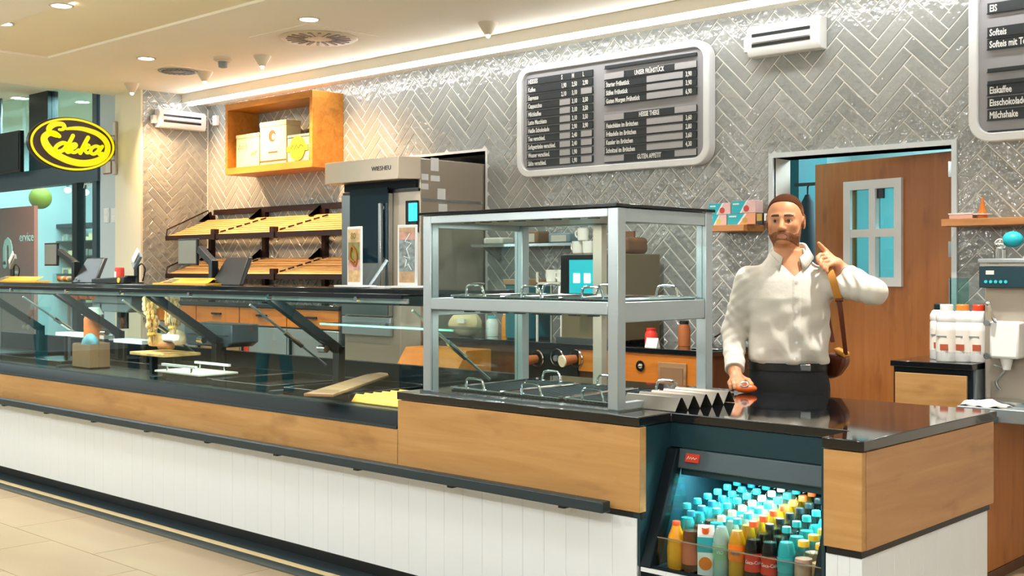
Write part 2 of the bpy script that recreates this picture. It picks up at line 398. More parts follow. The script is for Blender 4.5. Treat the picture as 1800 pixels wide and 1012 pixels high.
# herringbone
TL, TW, GR = 0.30, 0.077, 0.0075
def clip(poly, a, b, c):      # keep a*x+b*y<=c
    out = []
    for i in range(len(poly)):
        p, q = poly[i], poly[(i + 1) % len(poly)]
        dp = a * p[0] + b * p[1] - c; dq = a * q[0] + b * q[1] - c
        if dp <= 0: out.append(p)
        if (dp < 0 < dq) or (dq < 0 < dp):
            t = dp / (dp - dq); out.append((p[0] + t * (q[0] - p[0]), p[1] + t * (q[1] - p[1])))
    return out
def area(p): return 0.5 * abs(sum(p[i][0] * p[(i + 1) % len(p)][1] - p[(i + 1) % len(p)][0] * p[i][1] for i in range(len(p)))) if len(p) > 2 else 0
def herring(u0, u1, v0, v1, holes):
    c = math.sqrt(.5); full = []; part = []
    rot = lambda x, y: (c * (x + y), c * (-x + y))        # a=(W,W) -> along u? turned so rows stack along v
    rot = lambda x, y: (c * (x - y), c * (x + y))
    A = TW * math.sqrt(2); B = TL * math.sqrt(2)
    for jb in range(int((u1 - u0) / B) + 3):
        for ia in range(int((v1 - v0) / A) + 8):
            for kind in (0, 1):
                if kind == 0: q = [(0, 0), (TL, 0), (TL, TW), (0, TW)]
                else: q = [(0, TW), (TW, TW), (TW, TW + TL), (0, TW + TL)]
                g = GR / 2
                cx = sum(p[0] for p in q) / 4; cy = sum(p[1] for p in q) / 4
                q = [(p[0] + (g if p[0] < cx else -g), p[1] + (g if p[1] < cy else -g)) for p in q]
                off = (u0 - B + jb * B - .113, v0 - 4 * A + ia * A)
                P = [(rot(*p)[0] + off[0], rot(*p)[1] + off[1]) for p in q]
                cc = rot(cx, cy); cc = (cc[0] + off[0], cc[1] + off[1])
                us = [p[0] for p in P]; vv = [p[1] for p in P]
                if max(us) < u0 or min(us) > u1 or max(vv) < v0 or min(vv) > v1: continue
                inside = min(us) >= u0 and max(us) <= u1 and min(vv) >= v0 and max(vv) <= v1
                hit = [h for h in holes if max(us) > h[0] and min(us) < h[1] and max(vv) > h[2] and min(vv) < h[3]]
                if inside and not hit: full.append((cc, kind)); continue
                polys = [P]
                for (a, b, d) in ((-1, 0, -u0), (1, 0, u1), (0, -1, -v0), (0, 1, v1)): polys = [clip(p, a, b, d) for p in polys]
                for h in hit:
                    nxt = []
                    for p in polys:
                        if len(p) < 3: continue
                        nxt += [clip(p, 1, 0, h[0]), clip(p, -1, 0, -h[1])]
                        mid = clip(clip(p, -1, 0, -h[0]), 1, 0, h[1])
                        if len(mid) > 2: nxt += [clip(mid, 0, -1, -h[3]), clip(mid, 0, 1, h[2])]
                    polys = nxt
                for p in polys:
                    if len(p) > 2 and area(p) > 4e-4: part.append((cc, p))
    return full, part
def tile_mb():
    a, b, t, e = TL / 2 - GR / 2, TW / 2 - GR / 2, 0.004, 0.0025
    m = MB(); m.add([(-a, -b, 0), (a, -b, 0), (a, b, 0), (-a, b, 0), (-a, -b, t - e), (a, -b, t - e), (a, b, t - e), (-a, b, t - e),
                     (-a + e, -b + e, t), (a - e, -b + e, t), (a - e, b - e, t), (-a + e, b - e, t)],
                    [(0, 1, 5, 4), (1, 2, 6, 5), (2, 3, 7, 6), (3, 0, 4, 7), (4, 5, 9, 8), (5, 6, 10, 9), (6, 7, 11, 10), (7, 4, 8, 11), (8, 9, 10, 11)])
    return m
tile_me = tile_mb().mesh('tile', recalc=False); tile_me.materials.append(MATS['tile_grey'])
def lay(parent, u0, u1, v0, v1, holes, base, rgt, limit, score):
    """base: wall origin, rgt: wall's u axis (viewer's right), normal = rgt x up"""
    full, part = herring(u0, u1, v0, v1, holes)
    up = Vector((0, 0, 1)); rgt = Vector(rgt); nrm = rgt.cross(up)
    pieces = [('f', c, k) for c, k in full] + [('p', c, p) for c, p in part]
    pieces.sort(key=lambda q: -score(q[1]))
    field = MB()
    for n, (ty, c, d) in enumerate(pieces):
        if ty == 'f':
            ang = math.radians(45) + (math.pi / 2 if d else 0)
            a = rgt * math.cos(ang) + up * math.sin(ang); b = nrm.cross(a)
            M = Matrix((a, b, nrm)).transposed().to_4x4(); M.translation = Vector(base) + rgt * c[0] + up * c[1]
            if n < limit:
                o = bpy.data.objects.new('tile', tile_me); COL.objects.link(o); o.parent = parent; o.matrix_basis = M
            else: field.add(tile_mb().xf(M).v, tile_mb().f)
        else:
            P = [Vector(base) + rgt * x + up * y for x, y in d]
            if n < limit: MB().prism(P, nrm * .004).build('tile', 'tile_grey', parent)
            else: field.prism(P, nrm * .004)
    if field.v: field.build('tile_field', 'tile_grey', parent, kind='stuff')
NICHE = (-9.42, -8.10, 2.33, 2.99)
def sc_back(c):
    vis = -2.2 > c[0] and c[1] > 1.25
    return (c[0] if vis else -50 + c[0])
lay(wall_back, XL, -0.9, 0.079, 3.10, [(OX0 - .02, OX1 + .02, 0, OZ + .02), (DX0 - .03, DX1 + .03, 0, DZ + .03)], (0, YW + .004, 0), (1, 0, 0), 300, sc_back)
lay(wall_left, YCOL + .005, YW, 0.95, CEIL, [], (XL - .004, 0, 0), (0, 1, 0), 300, lambda c: c[1])

# oven opening lining
MB().box(OX0 - .02, OX0, YW - .004, YW + .7, 0, OZ).box(OX1, OX1 + .02, YW - .004, YW + .7, 0, OZ).box(OX0 - .02, OX1 + .02, YW - .004, YW + .7, OZ, OZ + .02).build('opening_trim', 'white_plastic', wall_back)
MB().box(OX0 - .02, OX1 + .02, YW + .7, YW + .75, 0, OZ + .02).box(OX0 - .06, OX0 - .02, YW + .2, YW + .75, 0, OZ + .04).box(OX1 + .02, OX1 + .06, YW + .2, YW + .75, 0, OZ + .04).build('opening_back', 'black_plastic', wall_back)

# ---- hall behind and beside the viewer
struct(MB().box(-20, 6, -8.2, -8, 0, 3.6).build('wall_front', 'wall_white'), 'plain hall wall opposite the counter')
struct(MB().box(6, 6.2, -8, 12, 0, 3.6).build('wall_right', 'wall_white'), 'plain wall far to the right')
struct(MB().box(-20.2, -20, -8, 12, 0, 3.6).build('wall_end', 'wall_white'), 'plain wall at the far end of the hall')

# ---- storefront beyond the column (plane Y = YS)
YS = 6.05
mat('store_metal', '#4e5f68', 0.35, 0.6); mat('store_dark', '#14222a', 0.4, 0.2); mat('store_wall', '#c6d3d8', 0.8)
XM = pY(176, 300, YS).x
ww = MB().box(XM, XCOL, YS, YS + .15, 0, 3.45)
wall_side = struct(ww.build('wall_side', 'store_wall'), 'pale blue-white wall piece beside the column')
win = struct(thing('window_1', None, None), 'glazed storefront of the neighbouring shop')
zt0, zt1 = pY(60, 330, YS).z, pY(60, 300, YS).z
xs_m = [pY(x, 300, YS).x for x in (-150, 57, 134, 169)]
MB().box(-17.5, XM, YS - .03, YS + .09, zt0, zt1).build('transom', 'store_metal', win)
for px, w_, z1 in ((134, .11, zt0), (169, .09, 3.45), (-60, .11, 3.45)):
    x = pY(px, 300, YS).x; MB().box(x - w_ / 2, x + w_ / 2, YS - .02, YS + .08, 0, z1).build('mullion', 'store_dark' if px == 134 else 'store_metal', win)
xa, xb = pY(54, 250, YS).x, pY(87, 250, YS).x
MB().box(xa, xb, YS - .02, YS + .1, zt1, 3.45).build('dark_post', 'store_dark', win)
for a, b, z0, z1 in ((-17.5, pY(-60, 300, YS).x, .05, zt0), (pY(-60, 300, YS).x, pY(134, 300, YS).x, .05, zt0), (pY(134, 300, YS).x, pY(169, 300, YS).x, .05, zt0),
                     (pY(169, 300, YS).x, XM, .05, zt0), (-17.5, xa, zt1, 3.45), (xb, pY(169, 300, YS).x, zt1, 3.45)):
    MB().box(a, b, YS + .02, YS + .03, z0, z1).build('pane', 'pane_teal', win)
struct(MB().box(-18.3, XCOL, 10.6, 10.8, 0, 3.6).box(-18.4, -18.3, YS + .1, 10.8, 0, 3.6).build('wall_shop', 'store_wall'), 'pale wall inside the neighbouring shop')
# things inside that shop
mat('shop_red', '#a34b3f', 0.6, emit='#a34b3f', estr=0.0)
p0 = pY(-70, 372, 6.9); p1 = pY(60, 372, 6.9)
rb = thing('poster_wall', 'red promotional panel with pale arch symbol behind the glass', 'poster', (p0.x, 6.9, 0))
MB().box(p0.x, p1.x, 6.9, 6.95, 0, p0.z).build('panel', 'shop_red', rb)
pa = pY(13, 443, 6.89)
arch = stroke([(-.09, -.17), (-.09, .06), (-.06, .12), (0, .15), (.06, .12), (.09, .06), (.09, -.17)], .05, .006)
put(arch.xf(frame_m((pa.x, 6.897, pa.z), (1, 0, 0), (0, 0, 1))).mesh('arch_symbol', recalc=False), 'arch_symbol', 'off_white', rb)
pe = pY(33, 424, 6.89); letters('ervice', (pe.x, 6.897, pe.z), (1, 0, 0), (0, 0, 1), .17, 'off_white', rb)
pe = pY(24, 481, 6.89); letters('info', (pe.x, 6.897, pe.z), (1, 0, 0), (0, 0, 1), .08, 'off_white', rb)
mat('lamp_green', '#8a8a1e', 0.5)
pg = pY(71, 348, 8.0)
gl = thing('pendant_lamp', 'yellow-green globe lamp inside the neighbouring shop', 'lamp', pg)
MB().ball(pg, .165, n=20, m=12).build('globe', 'lamp_green', gl); MB().cyl(pg + Vector((0, 0, .12)), (pg.x, pg.y, 3.45), .008).build('cord', 'black_plastic', gl)
mat('warm_bulb', '#fff0d8', emit='#fff0d8', estr=9)
for px, py, tx in ((119, 334, 'brighter round ceiling spot seen through the shop glass'), (150, 338, 'smaller round ceiling spot by the glass shop corner')):
    q = pY(px, py, 8.4); t = thing('shop_spot', tx, 'light', q); MB().ball(q, .05, .05, .045).build('bulb', 'warm_bulb', t); MB().cyl(q + Vector((0, 0, .03)), (q.x, q.y, 3.45), .02).build('stem', 'store_metal', t)
# shelf unit of goods in the shop
ps = pY(66, 480, 8.8); pe = pY(172, 480, 8.8)
su = thing('shop_shelf', 'dark lit shelf unit of goods inside the neighbouring shop', 'shelf', (ps.x, 8.8, 0))
MB().box(ps.x, pe.x, 9.25, 9.3, 0, 1.9).build('back_panel', 'store_dark', su)
mat('goods_glow', '#e8cf9f', 0.6, emit='#ffe6b4', estr=0.5)  # shelf lighting put into the goods as a faint glow
for k, py in enumerate((412, 438, 470, 505)):
    z = pY(120, py, 8.8).z
    MB().box(ps.x, pe.x, 8.8, 9.25, z - .12, z - .1).build('shelf_board', 'store_dark', su)
    for i in range(12):
        a = ps.x + (pe.x - ps.x) * (i + .1) / 12; b = a + (pe.x - ps.x) * .8 / 12
        o = MB().box(a, b, 8.9, 9.15, z - .1, z - .1 + random.uniform(.06, .12)).build('product_box', random.choice(['goods_glow', 'off_white', 'goods_glow', 'steel_warm']), su, bev=.006)
MB().box(ps.x, pe.x, 8.8, 9.25, pY(120, 400, 8.8).z, pY(120, 393, 8.8).z).build('canopy', 'store_dark', su)
lamp('shop_fill_light', 'AREA', (-13.2, 8.0, 3.4), 110, (0.78, 0.97, 1.0), 2.5, 2.0); lamp('shop_fill_light', 'AREA', (-16.4, 8.0, 3.4), 150, (0.78, 0.97, 1.0), 2.5, 2.0); lamp('shop_fill_light', 'AREA', (-13.4, 6.45, 3.4), 240, (0.9, 0.97, 1.0), 3.0, .3)  # fill lamps added to brighten the shop and its red panel
# dark screen above the storefront
q0 = pY(-40, 242, 5.9); q1 = pY(35, 302, 5.9)
tv = thing('wall_screen', 'black switched-off screen above the storefront glass', 'screen', ((q0.x + q1.x) / 2, 5.9, q1.z))
MB().box(q0.x, q1.x, 5.9, 5.95, q1.z, q0.z).build('bezel', 'black_plastic', tv, bev=.006); MB().box(q0.x + .03, q1.x - .03, 5.895, 5.9, q1.z + .03, q0.z - .03).build('display', 'store_dark', tv)
MB().cyl(((q0.x + q1.x) / 2, 5.93, q0.z), ((q0.x + q1.x) / 2, 5.93, 3.45), .02).build('hanger', 'store_metal', tv)
# lettering high on the shop glass
pe = pY(138, 330, YS - .04); letters('AU', (pe.x, YS + .015, pe.z), (1, 0, 0), (0, 0, 1), .16, 'white_plastic', win, name='glass_lettering')

# ---- switches, small sign on the pale wall
for k, (px, tx) in enumerate(((187, 'white double wall switch beside the shop glass'), (200, 'white double wall switch nearer the column'))):
    a = pY(px - 4.5, 366, YS - .01); b = pY(px + 4.5, 391, YS - .01)
    t = thing('wall_switch', tx, 'switch', (a.x, YS - .01, b.z)); MB().box(a.x, b.x, YS - .012, YS, b.z, a.z).build('plate', 'white_plastic', t, bev=.003)
    zm = (a.z + b.z) / 2
    for z0, z1 in ((b.z + .015, zm - .006), (zm + .006, a.z - .015)): MB().box(a.x + .012, b.x - .012, YS - .018, YS - .012, z0, z1).build('rocker', 'white_paint', t, bev=.002)
mat('sign_red', '#a8542e', 0.5)
a = pY(181, 283, YS - .01); b = pY(195, 305, YS - .01)
t = thing('safety_sign', 'small red and white safety sign below the oval sign', 'sign', (a.x, YS - .01, b.z)); MB().box(a.x, b.x, YS - .008, YS, b.z, a.z).build('plate', 'sign_red', t)
MB().box(a.x + .012, a.x + .035, YS - .01, YS - .008, b.z + .012, a.z - .02).box(a.x + .045, b.x - .012, YS - .01, YS - .008, b.z + .012, a.z - .012).build('pictogram', 'off_white', t)

# ---- ceiling fittings
mat('fit_white', '#d8ccb4', 0.5)
for px, py, tx in ((543, 33, 'round downlight just above the round air vent'), (257, 102, 'round downlight in the ceiling left of the smoke detector'),
                   (108, 9, 'round downlight at the top edge of the ceiling'), (5, 45, 'round downlight cut by the left edge of the picture')):
    q = pZ(px, py, CEIL); z = CEIL + (.018 if 3.58 < q.y < 4.4 else 0)
    t = thing('downlight', tx, 'light', (q.x, q.y, z), 'downlights in the cream ceiling')
    MB().lathe([(.062, -.002), (.062, -.006)], (q.x, q.y, z), 28).build('lens', 'downlight', t)
    MB().lathe([(.064, 0), (.078, 0), (.078, -.006), (.064, -.008)], (q.x, q.y, z), 28, caps=False).build('rim', 'fit_white', t)
    lamp('downlight_beam', 'SPOT', (q.x, q.y, z - .02), 170, (1, .9, .76), .05, spot=math.radians(110), blend=.8)
for px, py, tx in ((33, 172, 'round downlight above the dark screen'), (145, 179, 'round downlight of the passage above the oval sign')):
    q = pZ(px, py, 3.45); t = thing('downlight', tx, 'light', (q.x, q.y, 3.45), 'downlights in the passage ceiling')
    MB().lathe([(.075, -.002), (.075, -.006)], (q.x, q.y, 3.45), 28).build('lens', 'downlight', t); MB().lathe([(.077, 0), (.09, 0), (.09, -.006)], (q.x, q.y, 3.45), 28, caps=False).build('rim', 'fit_white', t)
    lamp('downlight_beam', 'SPOT', (q.x, q.y, 3.42), 160, (.9, .97, 1), .05, spot=math.radians(120), blend=.8)
for X in (-4.33, -2.15):        # the same row goes on above the picture
    t = thing('downlight', 'round downlight above the hot display case, out of the picture' if X < -3 else 'round downlight above the man, out of the picture', 'light', (X, 4.92, CEIL), 'downlights in the cream ceiling')
    MB().lathe([(.062, -.002), (.062, -.006)], (X, 4.92, CEIL), 28).build('lens', 'downlight', t); MB().lathe([(.064, 0), (.078, 0), (.078, -.006), (.064, -.008)], (X, 4.92, CEIL), 28, caps=False).build('rim', 'fit_white', t)
    lamp('downlight_beam', 'SPOT', (X, 4.92, CEIL - .02), 250, (1, .97, .93), .05, spot=math.radians(110), blend=.8)
def vent(px, py, r, tx):
    q = pZ(px, py, CEIL); t = thing('ceiling_vent', tx, 'vent', (q.x, q.y, CEIL))
    MB().box(q.x - r * 1.25, q.x + r * 1.25, q.y - r * 1.25, q.y + r * 1.25, CEIL - .004, CEIL).build('panel', 'ceiling_paint', t)
    MB().lathe([(r, -.006), (r * .97, -.012), (.001, -.014)], (q.x, q.y, CEIL), 36, caps=False).build('disc', 'grey_plastic' if r < .2 else 'fit_white', t)
    for k in range(20):
        a = 2 * math.pi * k / 20; d = Vector((math.cos(a), math.sin(a), 0)); c = Vector((q.x, q.y, CEIL - .015))
        MB().bar(c + d * r * .35, c + d * r * .82, .022, .004).build('slot', 'black_plastic', t)
vent(560, 66, .29, 'round slotted air vent in a square ceiling panel'); vent(313, 124, .17, 'small round air vent near the smoke detector')
q = pZ(392, 101, CEIL); t = thing('smoke_detector', 'small stepped smoke detector on the ceiling', 'detector', (q.x, q.y, CEIL))
MB().lathe([(.075, 0), (.075, -.02), (.055, -.035)], (q.x, q.y, CEIL), 24).build('base', 'fit_white', t); MB().lathe([(.04, -.035), (.035, -.08), (.02, -.085)], (q.x, q.y, CEIL), 24).build('sensor', 'grey_plastic', t)
for px, py, tx, hot in ((232, 147, 'cone spotlight nearest the yellow column', 1), (360, 126, 'cone spotlight between smoke detector and LED strip', 1), (461, 98, 'cone spotlight left of the round air vent', 1), (858, 40, 'cone spotlight nearest the menu board', 0)):
    q = pZ(px, py, CEIL); t = thing('cone_spotlight', tx, 'light', (q.x, q.y, CEIL), 'cone spotlights along the counter')
    MB().lathe([(.07, 0), (.068, -.012), (.03, -.075), (.022, -.085)], (q.x, q.y, CEIL), 24).build('cone', 'fit_white', t)
    MB().ball((q.x, q.y, CEIL - .09), .016).build('lens', 'downlight', t)
    if hot:
        tgt = Vector((q.x + .2, 6.5, 1.7)); d = tgt - Vector((q.x, q.y, CEIL - .12))
        l = lamp('warm_spot', 'SPOT', (q.x, q.y, CEIL - .12), 165, (1, .62, .32), .04, spot=math.radians(95), blend=.9)
        l.rotation_euler = d.to_track_quat('-Z', 'Y').to_euler()

# ---- wall-mounted white units with two slots
def fly_unit(plane, x0, x1, y0t, y0b, tx, depth):
    pass
q0 = pY(1311, 95, 6.42); q1 = pY(1446, 30, 6.42)
q0 = pY(1312, 60, 6.40); q1 = pY(1440, 55, 6.40); zt, zb = pY(1376, 36, 6.40).z, pY(1376, 92, 6.40).z
def slot_unit(name, lab, origin, right, w_, h_, d_):
    """origin: lower left corner on the wall; right: along wall; normal towards viewer"""
    r = Vector(right); up = Vector((0, 0, 1)); n = r.cross(up); O = Vector(origin)
    t = thing(name, lab, 'wall unit', O)
    prof = [(0, 0), (d_ * .8, .0), (d_, h_ * .2), (d_, h_ * .85), (d_ * .75, h_), (0, h_)]
    MB().prism([O + n * a + up * b for a, b in prof], r * w_).build('housing', 'white_plastic', t, bev=.006)
    for k in (.34, .66):
        a = O + n * (d_ + .001) + up * (h_ * k) + r * (w_ * .08); MB().bar(a, a + r * (w_ * .8), .006, h_ * .1, up=up).build('slot', 'black_plastic', t)
    MB().bar(O + n * (d_ + .003) + up * (h_ * .5) + r * (w_ * .08), O + n * (d_ + .003) + up * (h_ * .5) + r * (w_ * .88), .012, h_ * .16, up=up).build('louvre', 'white_paint', t, bev=.003)
    MB().prism([O + n * a + up * b - r * .0 for a, b in ((0, h_ * .2), (d_ * .6, h_ * .2), (d_ * .6, h_ * .65), (0, h_ * .65))], -r * (w_ * .09)).build('end_cap', 'white_paint', t, bev=.006)
    return t
slot_unit('wall_ventilator', 'white slotted wall unit above the wooden door', (q0.x, YW - .001, zb), (1, 0, 0), q1.x - q0.x, zt - zb, .10)
a = pX(279, 215, XL + .08); b = pX(361, 215, XL + .08); zt = pX(320, 195, XL + .08).z; zb = pX(320, 227, XL + .08).z
slot_unit('wall_ventilator', 'white slotted wall unit on the return wall near the niche', (XL + .001, a.y, zb), (0, 1, 0), b.y - a.y, zt - zb, .10)
q = pY(381, 212, YW - .01); t = thing('junction_box', 'small white junction box with cable by the niche', 'box', (q.x, YW, q.z))
MB().box(q.x - .035, q.x + .035, YW - .04, YW - .001, q.z - .05, q.z + .05).build('housing', 'white_plastic', t, bev=.005)
MB().tube([(q.x - .035, YW - .02, q.z), (q.x - .08, YW - .02, q.z - .03), (q.x - .12, YW - .02, q.z + .03)], .006).build('cable', 'white_plastic', t)

# ---- door
d1 = struct(thing('door_1', None, None, (DX1, YW, 0)), 'wooden door ajar with small four-pane window')
mat('door_trim', '#dfe6e8', 0.4); mat('room_cyan', '#9fc6c9', 0.7); mat('room_teal', '#0f5a63', 0.6)
MB().box(DX0 - .03, DX0, YW - .016, YW + .02, 0, DZ + .03).box(DX1, DX1 + .03, YW - .016, YW + .2, 0, DZ + .03).box(DX0, DX1, YW - .016, YW + .2, DZ, DZ + .03).build('frame', 'door_trim', d1)
for k in range(14): MB().box(DX0 - .03, DX0 - .001, YW + .021, YW + .2, .02 + k * .153, .165 + k * .153).build('reveal_tile', 'tile_grey', d1)
ph = math.radians(15); Lw = DX1 - DX0 - .05; Dt = .045
dr = Vector((-math.cos(ph), math.sin(ph), 0)); dn = Vector((-math.sin(ph), -math.cos(ph), 0))   # along leaf from hinge, towards viewer
H0 = Vector((DX1 - .02, YW + .12, 0))
def leafbox(u0, u1, z0, z1, n0, n1):
    c = [H0 + dr * u + dn * n for u, n in ((u0, n0), (u1, n0), (u1, n1), (u0, n1))]
    return MB().prism([p + Vector((0, 0, z0)) for p in c], (0, 0, z1 - z0))
def leaf_u(px):   # where the view ray through px column meets the leaf plane
    d = _ray(px, 474); t = (H0 - EYE).dot(dn) / d.dot(dn); return ((EYE + d * t) - H0).dot(dr), (EYE + d * t)
def leaf_z(px, py):
    d = _ray(px, py); t = (H0 - EYE).dot(dn) / d.dot(dn); return (EYE + d * t).z
wu1, wu0 = leaf_u(1486)[0], leaf_u(1588)[0]; wz1, wz0 = leaf_z(1537, 316), leaf_z(1537, 503)
fw_ = .055
lf = MB()
for a in (leafbox(0, wu0 + fw_, .01, DZ - .02, -Dt, 0), leafbox(wu1 - fw_, Lw, .01, DZ - .02, -Dt, 0), leafbox(wu0 + fw_, wu1 - fw_, .01, wz0 + fw_, -Dt, 0), leafbox(wu0 + fw_, wu1 - fw_, wz1 - fw_, DZ - .02, -Dt, 0)):
    lf.add(a.v, a.f)
leaf = lf.build('leaf', 'wood_door', d1)
wf = MB(); um = (wu0 + wu1) / 2; zm = (wz0 + wz1) / 2
for a in (leafbox(wu0, wu0 + fw_, wz0, wz1, -.005, .02), leafbox(wu1 - fw_, wu1, wz0, wz1, -.005, .02), leafbox(wu0 + fw_, wu1 - fw_, wz0, wz0 + fw_, -.005, .02), leafbox(wu0 + fw_, wu1 - fw_, wz1 - fw_, wz1, -.005, .02),
          leafbox(um - .025, um + .025, wz0 + fw_, wz1 - fw_, -.03, .016), leafbox(wu0 + fw_, um - .025, zm - .025, zm + .025, -.03, .016), leafbox(um + .025, wu1 - fw_, zm - .025, zm + .025, -.03, .016)):
    wf.add(a.v, a.f)
wfo = wf.build('window_frame', 'white_paint', d1)
for a, b in ((wu0 + fw_, um - .025), (um + .025, wu1 - fw_)):
    for c, d in ((wz0 + fw_, zm - .025), (zm + .025, wz1 - fw_)):
        leafbox(a, b, c, d, -.03, -.022).build('pane', 'frosted', wfo)
leafbox(wu0 + fw_ + .10, wu0 + fw_ + .17, wz1 - fw_ - .06, wz1 - fw_, -.02, .0).build('door_closer', 'black_plastic', wfo)
for py in (297, 438):
    z = pY(1660, py, YW + .1).z
    MB().cyl((DX1 - .018, YW + .085, z - .05), (DX1 - .018, YW + .085, z + .05), .012).build('hinge', 'chrome', d1)
    leafbox(.005, .06, z - .045, z + .045, 0, .004).build('hinge_plate', 'chrome', d1)
# room behind the door
struct(MB().box(DX0 - .6, DX1 + .8, YW + 2.2, YW + 2.3, 0, 3).box(DX0 - .7, DX0 - .6, YW + .2, YW + 2.3, 0, 3).box(DX1 + .8, DX1 + .9, YW + .2, YW + 2.3, 0, 3).box(DX0 - .7, DX1 + .9, YW + .2, YW + 2.3, 2.6, 2.7).build('wall_store', 'room_cyan'), 'cyan-lit store room behind the door')
lamp('store_room_light', 'AREA', (-3.2, YW + 1.2, 2.55), 60, (.8, .98, 1), .9)
tb = thing('store_locker', 'dark teal locker in the store room behind the door', 'locker', (-4.2, 7.4, 0))
MB().box(-4.40, -4.05, 7.2, 7.6, 0, 2.45).build('body', 'room_teal', tb, bev=.005)
MB().box(-4.12, -4.09, 7.18, 7.2, 1.0, 1.2).build('handle', 'black_plastic', tb)
mat('dark_coat', '#16303a', 0.8)
t = thing('hanging_coat', 'dark coat hanging in the store room gap', 'coat', (-3.905, 7.05, .6))
MB().lathe([(.05, .7), (.06, 1.0), (.055, 1.5), (.04, 1.90), (.015, 1.95)], (-3.90, 7.05, 0), 16).build('cloth', 'dark_coat', t); MB().tube([(-3.90, 7.05, 1.95), (-3.90, 7.05, 2.0), (-3.90, 7.07, 2.02)], .006).build('hook', 'black_plastic', t)
MB().box(-4.0, -3.8, 7.05, 7.09, 2.01, 2.03).build('bar', 'black_plastic', t)
# ================================================================== COUNTER
YF = 3.50
XD = -3.97          # where glass display ends and hot display case begins
XE, XC0, XC1 = -1.74, -2.64, -1.875    # return end face, cooler left, cooler right
Z1, Z2 = 0.87, 0.905                   # worktop underside / top
cb = thing('service_counter', 'long counter front of white boards and oak panels below the glass', 'counter', (-6, YF + .3, 0))
MB().box(-9.9, XD, YF + .032, 4.33, .1, .78).box(XD, XC0 - .02, YF + .032, 4.55, .1, Z1 - .002).build('carcass', 'black_plastic', cb)
PW = 0.115
def plank_mesh(h):
    a = PW / 2 - .0003; t = .03; e = .0014
    return MB().prism([(-a, t, 0), (a, t, 0), (a, e, 0), (a - e, 0, 0), (-a + e, 0, 0), (-a, e, 0)], (0, 0, h)).mesh('plank')
pm = plank_mesh(.425); pm.materials.append(MATS['white_board'])
x = XC0 + .0 - PW / 2
while x > -9.9:
    o = put(pm, 'plank', None, cb); o.location = Vector((x, YF, .10)); o.location = o.location; x -= PW
MB().box(-9.9, XD - .002, YF - .008, YF + .032, .55, .735).build('wood_panel', 'wood_counter', cb, bev=.002)
MB().box(XD + .002, XC0 + .02, YF - .008, YF + .032, .55, Z1 - .004).build('wood_panel', 'wood_counter', cb, bev=.002)
MB().box(-9.9, XC0, YF + .12, YF + .14, 0, .1).build('kick_plate', 'black_plastic', cb)
MB().box(-9.9, XC0 + .02, YF + .006, YF + .03, .526, .549).build('shadow_gap', 'black_plastic', cb)
rail = MB().box(-9.9, -2.735, 3.415, 3.465, .543, .585).build('bumper_rail', 'dark_rail', cb, bev=.005)
x = -2.95
while x > -9.9:
    MB().box(x - .015, x + .015, 3.43, YF + .01, .532, .545).build('bracket', 'black_plastic', rail); x -= .62
# ---- counter end (return)
ce = thing('counter_return', 'oak-faced counter end with white boards at the right', 'counter', (XE, YF + .5, 0))
MB().box(XC1 + .005, XE - .022, YF + .022, 4.55, .1, Z1 - .002).build('carcass', 'black_plastic', ce)
MB().box(XC1, XE, YF - .008, YF + .02, .55, Z1 - .004).build('wood_panel', 'wood_counter', ce, bev=.002)
MB().box(XE - .02, XE + .003, YF + .02, 4.58, .55, Z1 - .004).build('wood_panel', 'wood_end', ce, bev=.002)
p2 = plank_mesh(.425); p2.materials.append(MATS['white_board'])
for i in range(9):
    o = put(p2, 'plank', None, ce); o.rotation_euler = (0, 0, math.pi / 2); o.location = (XE - .012, YF + .02 + PW * (i + .5), .10)
p3 = MB().box(-.021, .021, 0, .025, 0, .425).mesh('plank'); p3.materials.append(MATS['white_board'])
for i in range(3):
    o = put(p3, 'plank', None, ce, bev=.002); o.location = (XC1 + .022 + i * .0425, YF + .005, .10)
MB().box(XC1, XE - .012, YF + .03, 4.55, 0, .1).build('kick_plate', 'black_plastic', ce)
MB().box(XC1 + .006, XE - .006, YF + .002, 4.56, .526, .549).build('shadow_gap', 'black_plastic', ce)
# ---- worktop
wt = [(XD, YF - .012), (XC0 + .02, YF - .012), (XC0 + .02, 3.69), (XC1 - .003, 3.69), (XC1 - .003, YF - .012), (XE + .008, YF - .012), (XE + .008, 4.6), (XD, 4.6)]
o = MB().prism([(a, b, Z1) for a, b in wt], (0, 0, Z2 - Z1)).build('worktop', 'granite', None, bev=.003)
tag(o, 'glossy black stone worktop around the cooler and hot case', 'worktop')

# ---- drinks cooler
dc = thing('drinks_cooler', 'open teal drinks cooler with sloping front full of bottles', 'cooler', ((XC0 + XC1) / 2, 3.9, 0))
side = [(3.505, .352), (3.505, Z1 - .004), (4.5, Z1 - .004), (4.5, .1), (3.55, .1), (3.55, .352)]
MB().prism([(XC0 - .018, a, b) for a, b in side], (.03, 0, 0)).build('side_panel', 'teal_panel', dc)
MB().prism([(XC1 - .014, a, b) for a, b in side], (.012, 0, 0)).build('side_panel', 'teal_panel', dc)
MB().box(XC0 + .012, XC1 - .014, 4.38, 4.4, .1, Z1 - .004).build('back_panel', 'black_metal', dc)
MB().box(XC0 + .012, XC1 - .014, 3.70, 3.72, .775, Z1 - .003).build('header', 'teal_panel', dc)
MB().prism([(XC0 + .012, 3.675, .70), (XC0 + .012, 3.69, .772), (XC0 + .012, 3.76, .772), (XC0 + .012, 3.76, .70)], (XC1 - XC0 - .026, 0, 0)).build('hood', 'grey_panel', dc, bev=.004)
MB().prism([(XC0 + .06, 3.70, .672), (XC0 + .06, 3.70, .699), (XC0 + .06, 3.74, .699), (XC0 + .06, 3.74, .672)], (XC1 - XC0 - .08, 0, 0)).build('hood_lip', 'teal_panel', dc)
